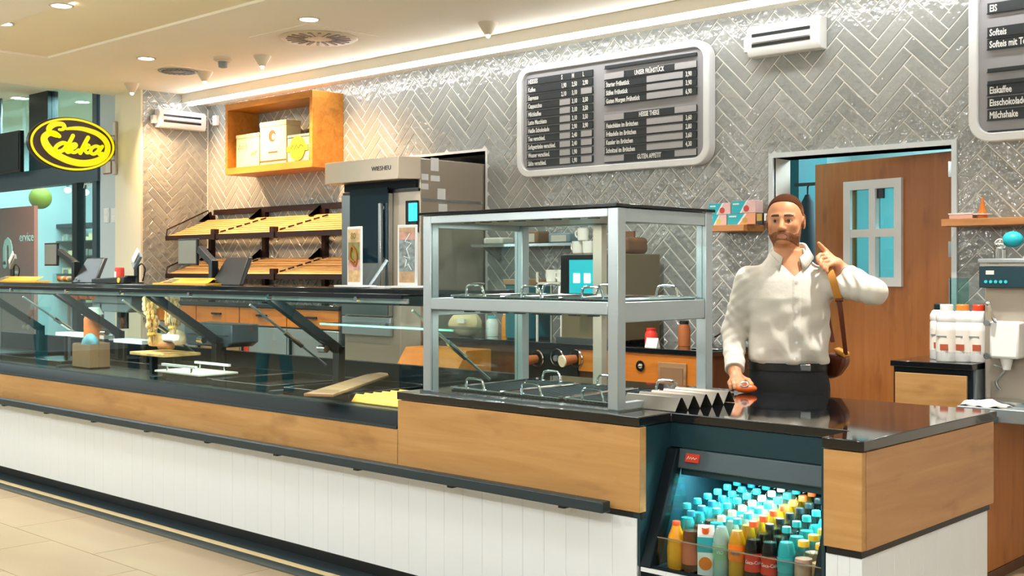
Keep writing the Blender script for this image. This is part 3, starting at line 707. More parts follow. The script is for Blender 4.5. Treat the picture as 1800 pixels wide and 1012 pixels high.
for xa, xb in ((XC0 + .012, XC0 + .062), (XC1 - .06, XC1 - .014)):
    MB().prism([(xa, 3.50, .352), (xa, 3.672, .772), (xa, 3.73, .772), (xa, 3.56, .352)], (xb - xa, 0, 0)).build('jamb', 'black_metal', dc, bev=.004)
MB().prism([(XC0 + .064, 3.53, .40), (XC0 + .064, 3.665, .70), (XC0 + .064, 3.72, .70), (XC0 + .064, 3.72, .40)], (.006, 0, 0)).build('side_glass', 'pane', dc)
MB().box(XC0 + .012, XC1 - .014, 3.50, 4.38, .31, .335).build('base_shelf', 'grey_panel', dc)
MB().box(XC0 + .012, XC1 - .014, 3.508, 3.53, .335, .358).build('sill', 'black_metal', dc)
led = MB().box(XC0 + .07, XC1 - .03, 3.765, 3.785, .70, .715).build('light_tube', 'led_cyan', dc)
lamp('cooler_light', 'AREA', ((XC0 + XC1) / 2, 3.80, .695), 9, (.72, 1.0, 1.0), .64, .05, rot=(math.radians(-12), 0, 0))
acr = MB().box(XC0 + .07, XC1 - .03, 3.533, 3.538, .36, .462).box(XC0 + .07, XC0 + .075, 3.538, 3.62, .36, .462).build('acrylic_guard', 'acrylic', dc)
MB().box(XC0 + .07, XC1 - .03, 3.5325, 3.5385, .462, .466).build('guard_edge', 'steel_plain', acr)
p3b = plank_mesh(.25); p3b.materials.append(MATS['white_board'])
for i in range(6):
    o = put(p3b, 'plank', None, dc); o.location = (XC0 + .075 + PW * i, YF + .0, .10)
MB().box(XC0, XC1, YF + .10, YF + .12, 0, .1).build('kick_plate', 'black_plastic', dc)
mat('tag_red', '#c8361c', 0.4)
qa = Vector((XC0 + .10, 3.685, .748))
tg = MB().prism([(XC0 + .095, 3.675 - .002, .728), (XC0 + .155, 3.675 - .002, .728), (XC0 + .155, 3.685 - .002, .758), (XC0 + .095, 3.685 - .002, .758)], (0, .008, 0)).build('price_tag', 'tag_red', dc, label='small red label with scrawled white script')
put(stroke([(0, 0), (.006, .012), (.01, .001), (.016, .009), (.021, .001), (.027, .009), (.033, .002), (.042, .008)], .0012, .001).xf(frame_m((XC0 + .104, 3.6745, .738), (1, 0, 0), (0, .3, 1))).mesh('script', recalc=False), 'script', 'off_white', tg)

# bottles
mat('cap_cyan', '#2fc4cf', 0.35); mat('cap_white', '#dfe6d6', 0.35); mat('cap_orange', '#e8622a', 0.35); mat('cap_black', '#0e2226', 0.35); mat('cap_yellow', '#ecc63a', 0.35); mat('cap_blue', '#1f8fae', 0.35)
mat('liq_orange', '#f59a0a', 0.25); mat('liq_cola', '#1a0f0c', 0.15); mat('liq_water', '#2fb0b8', 0.2); mat('liq_pink', '#f2ab92', 0.35); mat('liq_peach', '#e2965a', 0.35); mat('liq_tea', '#7a4022', 0.2); mat('liq_clear', '#b9c6bb', 0.15); mat('liq_juice', '#f0a214', 0.3)
mat('lab_red', '#d3301c', 0.45); mat('lab_orange', '#ef7a14', 0.45); mat('lab_green', '#7fb08a', 0.45); mat('lab_teal', '#2aa2ae', 0.45); mat('lab_tea', '#c9694a', 0.45); mat('lab_white', '#e9ece8', 0.5); mat('lab_blue', '#1c7f9c', 0.45)
glass('pet', '#e4f2f0', 1.35)
PET = [(.026, .0), (.031, .008), (.0315, .06), (.0295, .075), (.0315, .09), (.0315, .135), (.027, .160), (.017, .188), (.0135, .198), (.0135, .207)]
CONTOUR = [(.025, 0), (.031, .01), (.031, .055), (.027, .08), (.031, .115), (.030, .135), (.022, .17), (.0145, .195), (.0135, .207)]
SMOOTHIE = [(.030, 0), (.032, .006), (.032, .115), (.029, .135), (.019, .158), (.017, .17)]
ROUND = [(.028, 0), (.033, .01), (.034, .07), (.03, .12), (.018, .15), (.0155, .16)]
def at_r(prof, z):
    for (r0, z0), (r1, z1) in zip(prof, prof[1:]):
        if z0 <= z <= z1: return r0 + (r1 - r0) * (z - z0) / max(1e-6, z1 - z0)
    return prof[-1][0]
def wrap_text(s, r, zc, size, m, parent, xs=.9):
    mb = text_mb(s, size, xs, .0004, 'CENTER')
    V = []
    for x, y, z in mb.v:
        a = x / r; rr = r + .0008 + z; V.append((rr * math.sin(a), -rr * math.cos(a), zc + y - size * .3))
    mb.v = V; return put(mb.mesh('brand_lettering', recalc=False), 'brand_lettering', m, parent)
def bottle(name, label, prof, fill, liq, lab, capm, capr=.0155, text=None, tm='white_plastic', opaque=False, body='pet'):
    t = thing(name, label, 'bottle', (0, 0, 0), 'drinks in the open cooler')
    b = MB().lathe(prof, n=20).build('body', liq if opaque else body, t)
    if not opaque and fill > 0:
        zs = [z for r, z in prof if z < fill]; pr = [(max(.002, at_r(prof, z) - .0015), z + (.002 if z == 0 else 0)) for z in zs] + [(at_r(prof, fill) - .0015, fill)]
        MB().lathe(pr, n=20).build('drink', liq, t)
    if lab:
        z0, z1, lm = lab; zz = [z0] + [z for r, z in prof if z0 < z < z1] + [z1]
        lo = MB().lathe([(at_r(prof, z) + .0006, z) for z in zz], n=20, caps=False).build('label', lm, t)
        if text: wrap_text(text, at_r(prof, (z0 + z1) / 2) + .001, (z0 + z1) / 2, .017, tm, lo)
    h = prof[-1][1]
    MB().lathe([(capr, h - .004), (capr, h + .013), (capr * .9, h + .016)], n=20).build('cap', capm, t)
    return t, h + .016
def carton():
    t = thing('drink_carton', '', 'carton', (0, 0, 0), 'drinks in the open cooler')
    MB().prism([(-.029, -.022, 0), (.029, -.022, 0), (.029, .022, 0), (-.029, .022, 0)], (0, 0, .15)).build('body', 'lab_white', t, bev=.003)
    MB().prism([(-.029, -.022, .15), (-.029, .022, .15), (-.029, .003, .18), (-.029, -.003, .18)], (.058, 0, 0)).build('gable', 'lab_white', t)
    MB().box(-.0295, .0295, -.0225, .0225, .085, .14).build('band', 'lab_teal', t)
    MB().cyl((.0, -.0222, .045), (.0, -.0232, .045), .024, n=24).build('fruit_print', 'lab_orange', t)
    MB().cyl((.0, -.014, .155), (.0, -.02, .178), .013, n=16).build('cap', 'cap_orange', t); return t, .18
kinds = [
    lambda: bottle('juice_bottle', '', ROUND, .15, 'liq_juice', None, 'cap_orange', opaque=True),
    lambda: bottle('tea_bottle', '', PET, .15, 'liq_tea', (.03, .11, 'lab_tea'), 'cap_blue'),
    carton,
    lambda: bottle('lemonade_bottle', '', PET, .185, 'liq_clear', (.07, .125, 'lab_green'), 'cap_white', text='VIO'),
    lambda: bottle('orangeade_bottle', '', PET, .18, 'liq_orange', (.075, .135, 'lab_orange'), 'cap_cyan', text='Fanta', tm='lab_blue'),
    lambda: bottle('cola_bottle', '', CONTOUR, .16, 'liq_cola', (.05, .115, 'lab_red'), 'cap_orange', text='Coca-Cola'),
    lambda: bottle('cola_bottle', '', CONTOUR, .16, 'liq_cola', (.05, .115, 'lab_red'), 'cap_black', text='Coca-Cola'),
    lambda: bottle('water_bottle', '', PET, .17, 'liq_water', (.07, .12, 'lab_teal'), 'cap_cyan'),
    lambda: bottle('smoothie_bottle', '', SMOOTHIE, .125, 'liq_pink', None, 'cap_yellow', capr=.019, opaque=False),
    lambda: bottle('smoothie_bottle', '', SMOOTHIE, .12, 'liq_peach', None, 'cap_yellow', capr=.019, opaque=False)]
desc = ['round orange juice bottle', 'brown iced tea bottle with blue cap', 'white and teal juice carton with orange slice', 'clear lemonade bottle with white cap', 'bright orange soda bottle with cyan cap',
        'red-labelled cola bottle with orange cap', 'red-labelled cola bottle with black cap', 'teal water bottle with cyan cap', 'pink smoothie bottle with yellow cap', 'peach smoothie bottle with yellow cap']
rows = ['in front row', 'in second row', 'in third row', 'in fourth row', 'in fifth row', 'in sixth row', 'in seventh row', 'in backmost row']
XB0 = XC0 + .115; NC = 9.55
def shelf_z(y): return .337 + (y - 3.56) * .12
MB().prism([(XC0 + .076, 3.545, .336), (XC0 + .076, 4.33, .336), (XC0 + .076, 4.33, shelf_z(4.33) - .001), (XC0 + .076, 3.545, shelf_z(3.545) - .001)], (XC1 - XC0 - .11, 0, 0)).build('sloping_rack', 'steel_plain', dc)
water_root = None
order = [7, 0, 1, 2, 3, 4, 5, 6, 8, 9]
for i in order:
    kf = kinds[i]
    root, _ = kf()
    if i == 7: water_root = root
    for j in range(8):
        x = XB0 + i * .0655; y = 3.59 + j * .069
        lab = desc[i] + ' ' + rows[j] + ' of the cooler'
        if i in (0, 2) and j > 0:
            o = dup(water_root); lab = 'teal water bottle behind the %s, %s of the cooler' % ('orange juice bottle' if i == 0 else 'juice carton', rows[j])
        else: o = root if j == 0 else dup(root)
        o['label'] = lab; o.location = (x, y, shelf_z(y + .03) + .0005); o.rotation_euler = (0, 0, random.uniform(-.3, .3) + TH * .6)

# ================================================================== GLASS BAKERY DISPLAY
gd = thing('bakery_display', 'long glass bakery display with black frame on the counter', 'display case', (-6.5, 3.9, .74))
GX = [-4.03, -5.44, -6.83, -8.22, -9.61]
GT = 1.325
MB().prism([(-9.9, 3.49, .737), (-9.9, 3.50, .765), (-9.9, 3.545, .80), (-9.9, 3.60, .80), (-9.9, 3.60, .737)], (-(-9.9) + XD - .004, 0, 0)).build('front_sill', 'black_metal', gd, bev=.003)
MB().box(-9.9, XD - .004, 3.488, 3.5, .737, .747).build('sill_lip', 'dark_rail', gd)
for a, b in zip(GX, GX[1:]): MB().box(b + .003, a - .003, 3.556, 3.562, .80, GT).build('front_pane', 'pane', gd)
MB().box(-9.9, GX[-1] - .003, 3.556, 3.562, .80, GT).build('front_pane', 'pane', gd)
MB().box(GX[0] - .003, GX[0] + .003, 3.57, 4.2, .80, GT).build('end_pane', 'pane', gd)
for a, b in zip([-3.99] + GX[1:], GX[1:] + [-9.9]): MB().box(b + .003, a - .003, 3.535, 4.06, GT + .001, GT + .011).build('top_pane', 'pane_teal', gd)
MB().box(-9.9, -3.99, 3.532, 3.545, GT - .008, GT + .012).build('top_edge', 'black_metal', gd)
MB().box(-9.9, XD - .02, 4.02, 4.07, GT - .06, GT).build('rear_beam', 'black_metal', gd)
MB().box(-9.9, XD - .02, 3.566, 3.58, GT - .03, GT - .008).build('front_beam', 'alu', gd)
mat('deck', '#4b4f4d', 0.3, 0.6)
MB().box(-9.9, XD - .004, 3.60, 4.30, .782, .80).build('deck', 'deck', gd)
MB().box(-9.9, XD - .004, 4.28, 4.32, .78, .93).build('rear_rail', 'black_metal', gd)
for X in (-5.1, -6.3, -7.5, -8.7):
    MB().bar((X, 3.60, 1.31), (X, 4.07, 1.0), .05, .05, up=(1, 0, 0)).bar((X, 4.06, 1.03), (X, 4.06, .80), .05, .05, up=(0, 1, 0)).build('strut', 'black_plastic', gd, bev=.004)
    MB().bar((X - .01, 3.62, .808), (X - .01, 4.27, .808), .05, .02).build('divider', 'dark_rail', gd)
    MB().cyl((X - .03, 3.95, 1.02), (X + .03, 3.95, 1.02), .02).build('pivot', 'chrome', gd)
for X in (-4.10, -5.42, -6.80, -8.2):
    MB().cyl((X, 3.70, 1.26), (X, 4.22, .90), .007, n=10).build('gas_strut', 'alu', gd); MB().cyl((X, 3.93, 1.10), (X, 4.05, 1.018), .014, n=10).build('strut_sleeve', 'chrome', gd)
mat('glass_edge_glow', '#a8f0d8', 0.15, emit='#9af2d8', estr=0.35)  # light caught by the glass edge, put into an emissive colour
MB().box(-9.9, -3.99, 4.062, 4.36, GT + .001, GT + .026).build('service_ledge', 'granite', gd, bev=.003)
sh = MB().box(-5.08, -4.05, 3.92, 4.16, 1.155, 1.163).build('glass_shelf', 'pane', gd); MB().box(-5.08, -4.05, 3.912, 3.92, 1.154, 1.164).build('shelf_edge', 'glass_edge_glow', sh)
for X in (-4.3, -5.0, -5.75, -6.5, -7.2, -8.0): MB().cyl((X, 3.54, GT - .012), (X, 3.52, GT - .012), .012).build('clamp', 'chrome', gd)

for a_, b_ in ((-5.05, -4.1), (-6.25, -5.15), (-7.45, -6.35), (-8.65, -7.55)):      # light bars added under the front beam to brighten the case
    MB().box(a_, b_, 3.60, 3.615, GT - .03, GT - .018).build('added_light_bar', 'downlight', gd)
    lamp('display_fill_light', 'AREA', ((a_ + b_) / 2, 3.62, GT - .034), 5, (1, .93, .82), b_ - a_, .02)
# trays in the display
mat('tray_black', '#12181b', 0.25)
def tray(x0, x1, y0, y1, z, lab):
    t = thing('display_tray', lab, 'tray', ((x0 + x1) / 2, (y0 + y1) / 2, z), 'black trays in the glass display')
    MB().box(x0, x1, y0, y1, z, z + .006).build('bottom', 'tray_black', t)
    MB().box(x0, x1, y0, y0 + .012, z + .006, z + .04).box(x0, x1, y1 - .012, y1, z + .006, z + .04).box(x0, x0 + .012, y0 + .012, y1 - .012, z + .006, z + .04).box(x1 - .012, x1, y0 + .012, y1 - .012, z + .006, z + .04).build('rim', 'tray_black', t, bev=.003)
tray(-5.06, -4.55, 3.66, 4.26, .80, 'black tray with raised rim behind the wooden peel'); tray(-6.26, -5.72, 3.66, 4.26, .80, 'black tray under the white serving board')
tray(-5.70, -5.16, 3.64, 4.26, .80, 'empty black tray beside the diagonal strut'); tray(-7.46, -6.4, 3.95, 4.26, .80, 'black tray below the hanging bread bag')
tray(-8.6, -7.55, 3.66, 4.26, .80, 'black tray at the far left of the display')
# wooden peel
a = pZ(560, 697, .85); b = pZ(706, 648, .87)
pl = thing('wooden_peel', 'long brown wooden peel lying across the display', 'peel', a)
d = (b - a).normalized(); n = Vector((0, 0, 1)).cross(d).normalized(); L = (b - a).length
prof = [(0, -.075), (L * .66, -.065), (L * .74, -.025), (L, -.02), (L, .02), (L * .74, .025), (L * .66, .065), (0, .075)]
MB().prism([a + d * s + n * t for s, t in prof], (0, 0, .014)).build('blade', 'wood_board', pl, bev=.003)
# yellow folded card
mat('card_yellow', '#e9b94e', 0.6)
fc = thing('folded_card', 'yellow zigzag folded card liner by the wooden peel', 'card', (-4.25, 3.75, .80))
x0_, x1_ = -4.50, -4.06; mbf = MB(); N_ = 6; V = []; y0_, y1_ = 3.66, 4.0
for k in range(N_ * 2 + 1):
    y = y0_ + (y1_ - y0_) * k / (N_ * 2); z = .803 + (.035 if k % 2 else 0); V += [(x0_, y, z), (x1_, y, z), (x0_, y, z + .004), (x1_, y, z + .004)]
F = []
for k in range(N_ * 2):
    i, j = k * 4, k * 4 + 4; F += [(i, j, j + 1, i + 1), (i + 2, i + 3, j + 3, j + 2), (i, i + 2, j + 2, j), (i + 1, j + 1, j + 3, i + 3)]
mbf.add(V, F).build('sheet', 'card_yellow', fc)
# white serving board with two bar handles
c = pZ(345, 652, .86); sb = thing('serving_board', 'cream serving board with two white bar handles in the display', 'board', c)
MB().box(c.x - .26, c.x + .22, c.y - .12, c.y + .14, .848, .86).build('board', 'off_white', sb, bev=.003)
for yy in (-.10, .12):
    MB().bar((c.x - .2, c.y + yy, .895), (c.x + .16, c.y + yy, .895), .018, .014).build('handle', 'white_plastic', sb)
    for xx in (-.15, .11): MB().cyl((c.x + xx, c.y + yy, .86), (c.x + xx, c.y + yy, .889), .006).build('handle_post', 'chrome', sb)
# breads and goods at the left
mat('crust', '#a8662a', 0.7, var=.35, vscale=9, bump=.5, bscale=25); mat('crust_light', '#d3a868', 0.75, var=.25, vscale=12, bump=.6, bscale=35); mat('flour', '#e2c79a', 0.8, var=.15, vscale=10, bump=.5, bscale=30)
mat('pumpkin', '#e0761c', 0.55, var=.2, vscale=8); mat('paper_white', '#efece2', 0.7); mat('paper_blue', '#4f8a9a', 0.6, var=.5, vscale=14)
def loaf(px, py, Y, rx, ry, rz, m, lab, name='bread_loaf', rz_=0):
    q = pY(px, py, Y); base = Vector((q.x, Y, q.z - rz)); t = thing(name, lab, 'bread', base, rz=rz_)
    mb = MB().ball((q.x, Y, q.z), rx, ry, rz, n=22, m=12); mb.v = [(x, y, max(z, q.z - rz * .55)) for x, y, z in mb.v]
    mb.build('crumb', m, t)
    for k in (-1, 0, 1):
        s = [(q.x + rx * (k * .45) + rx * .12 * u, Y + ry * .55 * u, q.z + rz * (1.0 - .33 * u * u - .20 * k * k) - .002) for u in (-1, -.5, 0, .5, 1)]
        MB().tube(s, .006, 6).build('score', 'flour', t)
    return t
# bread block with wheat bundle hanging bags
def board_at(px, py, Y, w_, d_, m, lab):
    q = pY(px, py, Y); t = thing('bread_board', lab, 'board', q); MB().box(q.x - w_ / 2, q.x + w_ / 2, Y - d_ / 2, Y + d_ / 2, q.z - .02, q.z).build('plate', m, t, bev=.004)
    MB().box(q.x - w_ / 2 + .05, q.x - w_ / 2 + .08, Y - .02, Y + .02, .80, q.z - .02).box(q.x + w_ / 2 - .08, q.x + w_ / 2 - .05, Y - .02, Y + .02, .80, q.z - .02).build('support', 'black_plastic', t); return q
q = board_at(290, 618, 3.86, .40, .26, 'crust_light', 'pale wooden board under the bread pieces')
loaf(278, 600, 3.86, .075, .06, .05, 'crust_light', 'pale round loaf at the left of the bread board')
loaf(309, 596, 3.90, .08, .06, .06, 'flour', 'floury loaf at the right of the bread board')
loaf(292, 608, 3.78, .06, .05, .035, 'crust', 'small brown roll in front on the bread board', 'bread_roll')
t = thing('paper_packet', 'white paper packet resting on the loaves', 'packet', pY(296, 590, 3.8)); q = pY(299, 594, 3.77); MB().box(q.x - .07, q.x + .07, 3.75, 3.80, q.z - .02, q.z + .022).build('wrap', 'paper_white', t, bev=.012, seg=3)
def bundle(px0, py0, px1, py1, Y, n, lab):
    a = pY(px0, py0, Y); b = pY(px1, py1, Y); t = thing('wheat_bundle', lab, 'dried wheat', (b.x, Y, b.z))
    for k in range(n):
        an = 2 * math.pi * k / n; off = Vector((math.cos(an) * .028, math.sin(an) * .028, random.uniform(-.02, .02)))
        m_ = MB(); e = a + off * 1.3; f = b + off * .5; m_.cyl(f, e, .004, n=6)
        for s in range(7): m_.ball(f.lerp(e, .35 + .09 * s) + Vector((random.uniform(-.012, .012), random.uniform(-.012, .012), 0)), .014, .014, .02, n=6, m=5)
        m_.build('stalk', 'flour' if k % 3 else 'crust_light', t)
    MB().cyl(b.lerp(a, .18), b.lerp(a, .24), .03, n=14).build('ribbon', 'card_yellow', t)
bundle(264, 524, 268, 603, 3.80, 7, 'tall dried wheat bundle at the left of the bread board'); bundle(301, 518, 305, 590, 3.85, 9, 'thick dried wheat bundle with yellow ribbon on the bread board')
for k, (px, py, r, lab) in enumerate(((135, 519, .05, 'orange pumpkin at the left of the high shelf'), (152, 517, .055, 'largest orange pumpkin in the middle of the high shelf'), (168, 520, .045, 'orange pumpkin at the right end of the high shelf'))):
    q = pY(px, py, 4.12); t = thing('pumpkin', lab, 'pumpkin', q, 'pumpkins on the display shelf'); mb = MB().ball(q, r, r, r * .75, n=32, m=12)
    V = []
    for v in mb.v:
        dx, dy = v[0] - q.x, v[1] - q.y; a = math.atan2(dy, dx); f = 1 - .12 * abs(math.cos(4 * a)); V.append((q.x + dx * f, q.y + dy * f, v[2]))
    mb.v = V; mb.build('flesh', 'pumpkin', t); MB().cyl(q + Vector((0, 0, r * .6)), q + Vector((.01, 0, r * 1.05)), .008, .005, 8).build('stem', 'crust', t)
q = pY(152, 529, 4.12); t = thing('pumpkin_shelf', 'thin glass shelf carrying the pumpkins', 'shelf', q); MB().box(q.x - .28, q.x + .28, 4.03, 4.22, q.z - .008, q.z).build('pane', 'pane', t); MB().box(q.x - .26, q.x - .24, 4.1, 4.12, .80, q.z - .008).box(q.x + .24, q.x + .26, 4.1, 4.12, .80, q.z - .008).build('post', 'alu', t)
for px0, px1, py, Y, lab in ((100, 185, 586, 3.98, 'long white price shelf strip at the left'), (202, 252, 598, 3.98, 'white price strip beside the bread board')):
    a = pY(px0, py, Y); b = pY(px1, py, Y); t = thing('price_rail', lab, 'price rail', a); MB().box(a.x, b.x, Y - .01, Y + .12, a.z - .012, a.z + .012).build('strip', 'white_paint', t); MB().box(a.x + .05, a.x + .07, Y + .03, Y + .05, .80, a.z - .012).box(b.x - .07, b.x - .05, Y + .03, Y + .05, .80, a.z - .012).build('leg', 'black_plastic', t)
# carrying bag with patterned pack
q = pY(155, 640, 3.75); t = thing('paper_bag', 'open brown paper bag with blue patterned wrap in the display', 'bag', q)
z0 = .80; mat('kraft', '#8a6a4a', 0.7, var=.1, vscale=6)
MB().box(q.x - .12, q.x + .12, 3.70, 3.84, z0, z0 + .012).box(q.x - .12, q.x + .12, 3.70, 3.706, z0, z0 + .16).box(q.x - .12, q.x + .12, 3.834, 3.84, z0, z0 + .17).box(q.x - .12, q.x - .114, 3.706, 3.834, z0, z0 + .165).box(q.x + .114, q.x + .12, 3.706, 3.834, z0, z0 + .165).build('bag_body', 'kraft', t)
MB().ball((q.x - .01, 3.77, z0 + .14), .085, .05, .09, n=14, m=9).build('wrap', 'paper_blue', t)
q = pY(163, 560, 3.95); t = thing('preserve_jar', 'glass jar of amber preserve with white cloth lid', 'jar', q); MB().lathe([(.055, -.19), (.06, -.17), (.06, .0), (.045, .03), (.045, .045)], q, 20).build('glass_body', 'pumpkin', t); MB().lathe([(.075, .03), (.06, .055), (.05, .075), (.01, .08)], q, 20).build('cloth_lid', 'paper_white', t)
MB().cyl(q + Vector((0, 0, -.3)), q + Vector((0, 0, -.19)), .07, n=20).build('plinth', 'off_white', t)
# till housings under the top pane
for (px0, py0, px1, py1, lab) in ((189, 517, 258, 549, 'pale grey till housing hanging below the glass top at left'), (352, 565, 436, 610, 'dark grey till housing below the round stand')):
    a = pY(px0, py0, 4.22); b = pY(px1, py1, 4.22); t = thing('till_housing', lab, 'till', (a.x, 4.22, b.z)); m_ = 'grey_plastic' if px0 < 300 else 'grey_panel'
    MB().prism([(a.x, 4.10, a.z), (b.x, 4.10, a.z), (b.x, 4.10, b.z + .03), (b.x - .06, 4.10, b.z), (a.x + .04, 4.10, b.z), (a.x, 4.10, b.z + .03)], (0, .2, 0)).build('case', m_, t, bev=.008)
    MB().box(a.x + .04, b.x - .04, 4.094, 4.10, (a.z + b.z) / 2 - .003, (a.z + b.z) / 2 + .003).build('seam', 'black_plastic', t)
    MB().box((a.x + b.x) / 2 - .03, (a.x + b.x) / 2 + .03, 4.16, 4.22, .93 if m_ == 'grey_panel' else b.z - .12, b.z).build('mount', 'black_plastic', t)

# ================================================================== HOT DISPLAY CASE
hx0, hx1, hy0, hy1 = -3.875, -2.775, 3.56, 4.21
hz = [Z2, 1.305, 1.69]
hc = thing('hot_display_case', 'two-tier steel and glass hot food display on the counter', 'display case', ((hx0 + hx1) / 2, 3.9, Z2))
PS = .05
for x, y in ((hx0, hy0), (hx1 - PS, hy0), (hx0, hy1 - PS), (hx1 - PS, hy1 - PS)):
    MB().box(x, x + PS, y, y + PS, Z2 + .006, hz[2]).build('post', 'steel', hc, bev=.003)
MB().box(hx0 - .01, hx1 + .01, hy0 - .01, hy1 + .01, Z2, Z2 + .006).build('base_plate', 'steel_plain', hc)
for z0, z1 in ((1.275, 1.325), (1.655, 1.69)):
    MB().box(hx0 + PS, hx1 - PS, hy0, hy0 + .03, z0, z1).build('front_rail', 'steel', hc, bev=.003)
    MB().box(hx0 + PS, hx1 - PS, hy1 - .03, hy1, z0, z1).build('rear_rail', 'steel', hc, bev=.003)
    for x in (hx0 + .005, hx1 - .035): MB().box(x, x + .03, hy0 + PS, hy1 - PS, z0 - (.02 if z0 > 1.5 else .03), z1).build('end_rail', 'steel', hc, bev=.003)
MB().box(hx1 - .04, hx1 - .005, hy0 + PS, hy1 - PS, Z2 + .006, Z2 + .03).build('end_rail', 'steel', hc)
for z0, z1 in ((Z2 + .01, 1.275), (1.325, 1.655)):
    MB().box(hx0 + PS, hx1 - PS, hy0 + .006, hy0 + .012, z0, z1).build('front_pane', 'pane', hc)
    if z0 > 1: MB().box(hx1 - .022, hx1 - .016, hy0 + PS, hy1 - PS, z0, z1).build('end_pane', 'pane_clear', hc)
    MB().box(hx0 + .016, hx0 + .022, hy0 + PS, hy1 - PS, z0, z1).build('end_pane', 'pane_clear', hc)
MB().box(hx0 - .015, hx1 + .005, hy0 - .015, hy1 + .015, 1.692, 1.705).build('top_plate', 'black_gloss', hc, bev=.002)
MB().box(hx0 + .03, hx1 - .03, hy0 + .035, hy1 - .035, 1.30, 1.318).build('upper_deck', 'steel_plain', hc)
MB().box(hx0 + .05, hx1 - .05, hy0 + .05, hy1 - .05, 1.66, 1.688).build('lamp_tray', 'steel_warm', hc)
MB().box(hx0 + .05, hx1 - .05, hy0 + .05, hy1 - .05, 1.27, 1.298).build('lamp_tray', 'steel_plain', hc)
MB().box(hx1 - .06, hx1 - .052, hy0 + .055, hy0 + .07, 1.345, 1.505).build('light_tube', 'led_cyan', hc)
xm = -3.37
MB().box(xm - .02, xm + .03, hy1 - .045, hy1 - .005, Z2 + .006, 1.655).build('centre_post', 'steel_warm', hc)
for z in (1.27, 1.66):
    for k in range(8): MB().box(hx0 + .2 + k * .1, hx0 + .24 + k * .1, hy0 + .06, hy0 + .09, z - .006, z).build('vent_slot', 'black_plastic', hc)
lamp('hot_case_light', 'AREA', (-3.32, 3.9, 1.655), 5, (1, .95, .88), .8, .3); lamp('hot_case_light', 'AREA', (-3.32, 3.9, 1.265), 5, (1, .95, .88), .8, .3)
mat('grill_black', '#14191c', 0.35, 0.3)
lvl = {0: 'on the lower deck', 1: 'on the upper deck'}; pos = ['at the left', 'in the middle', 'at the right']
def food_tray():
    t = thing('food_tray', '', 'tray', (0, 0, 0), 'wire grid trays in the hot case')
    MB().box(-.15, .15, -.25, .25, 0, .006).build('pan', 'grill_black', t)
    MB().tube([(-.15, -.25, .016), (.15, -.25, .016), (.15, .25, .016), (-.15, .25, .016)], .005, 6, closed=True).build('rim', 'chrome', t)
    for k in range(15): MB().box(-.143 + k * .0205, -.137 + k * .0205, -.245, .245, .006, .014).build('grid_bar', 'dark_rail', t)
    for s in (-1, 1):
        y = s * .25; MB().tube(catmull([(-.055, y, .014), (-.05, y + s * .004, .045), (-.035, y + s * .006, .062), (.035, y + s * .006, .062), (.05, y + s * .004, .045), (.055, y, .014)], 4), .0055, 8).build('handle', 'chrome', t)
    return t
ft = food_tray(); first = True
for lv, z in ((0, Z2 + .0065), (1, 1.3185)):
    for k, x in enumerate((-3.62, -3.29, -2.96)):
        o = ft if first else dup(ft); first = False
        o.location = (x, 3.885, z); o['label'] = 'black grid tray with chrome handles ' + pos[k] + ' ' + lvl[lv]
# corrugated steel holder on the worktop
a = pZ(1187, 723, Z2 + .002); b = pZ(1276, 706, Z2 + .002)
zh = thing('snack_holder', 'corrugated steel snack holder with five ridges on the worktop', 'holder', a)
y0_, y1_ = a.y, a.y + .42; pit = (y1_ - y0_) / 5; xr = a.x; xl = a.x - .26
V = []; F = []
pr = []
for k in range(5):
    y = y0_ + k * pit; pr += [(y, 0), (y + pit * .42, .048), (y + pit * .5, .05), (y + pit * .58, .048), (y + pit, 0)]
for y, z in pr:
    V += [(xl, y, Z2 + .001 + z), (xr, y, Z2 + .001 + z), (xl, y, Z2 + .0025 + z), (xr, y, Z2 + .0025 + z)]
for k in range(len(pr) - 1):
    i, j = k * 4, k * 4 + 4; F += [(i, j, j + 1, i + 1), (i + 2, i + 3, j + 3, j + 2), (i, i + 2, j + 2, j), (i + 1, j + 1, j + 3, i + 3)]
MB().add(V, F).build('corrugated_sheet', mat('steel_dull', '#8d877c', .38, .8), zh, ang=20)
for k in range(5):
    y = y0_ + k * pit + pit * .5; MB().prism([(xl + .02, y - pit * .3, Z2 + .001), (xl + .02, y + pit * .3, Z2 + .001), (xl + .02, y, Z2 + .032)], (.004, 0, 0)).build('gusset', 'black_plastic', zh)
# ================================================================== WALL FURNITURE
# ---- wooden niche with tins
nx0, nx1, nz0, nz1, ny = NICHE[0], NICHE[1], NICHE[2], NICHE[3], 6.16
nb = thing('wooden_niche', 'open wooden box shelf on the tiled wall under the LED strip', 'shelf', ((nx0 + nx1) / 2, YW, nz0)); T = .062; TS = .04
MB().box(nx0, nx1, ny, YW - .001, nz0, nz0 + T).build('bottom', 'wood_niche', nb, bev=.002); MB().box(nx0, nx1, ny, YW - .001, nz1 - T, nz1).build('top', 'wood_niche', nb, bev=.002)
for a, b in ((nx0, nx0 + TS), (nx1 - TS, nx1)): MB().box(a, b, ny, YW - .001, nz0 + T, nz1 - T).build('side', 'wood_niche', nb, bev=.002)
mat('tin_cream', '#e9d9a8', 0.35); mat('tin_yellow', '#e6c021', 0.4); mat('tin_blue', '#7f9aa2', 0.4); mat('ink_brown', '#6b4a26', 0.6); mat('ink_green', '#7c8a2a', 0.6)
zt = nz0 + T + .001
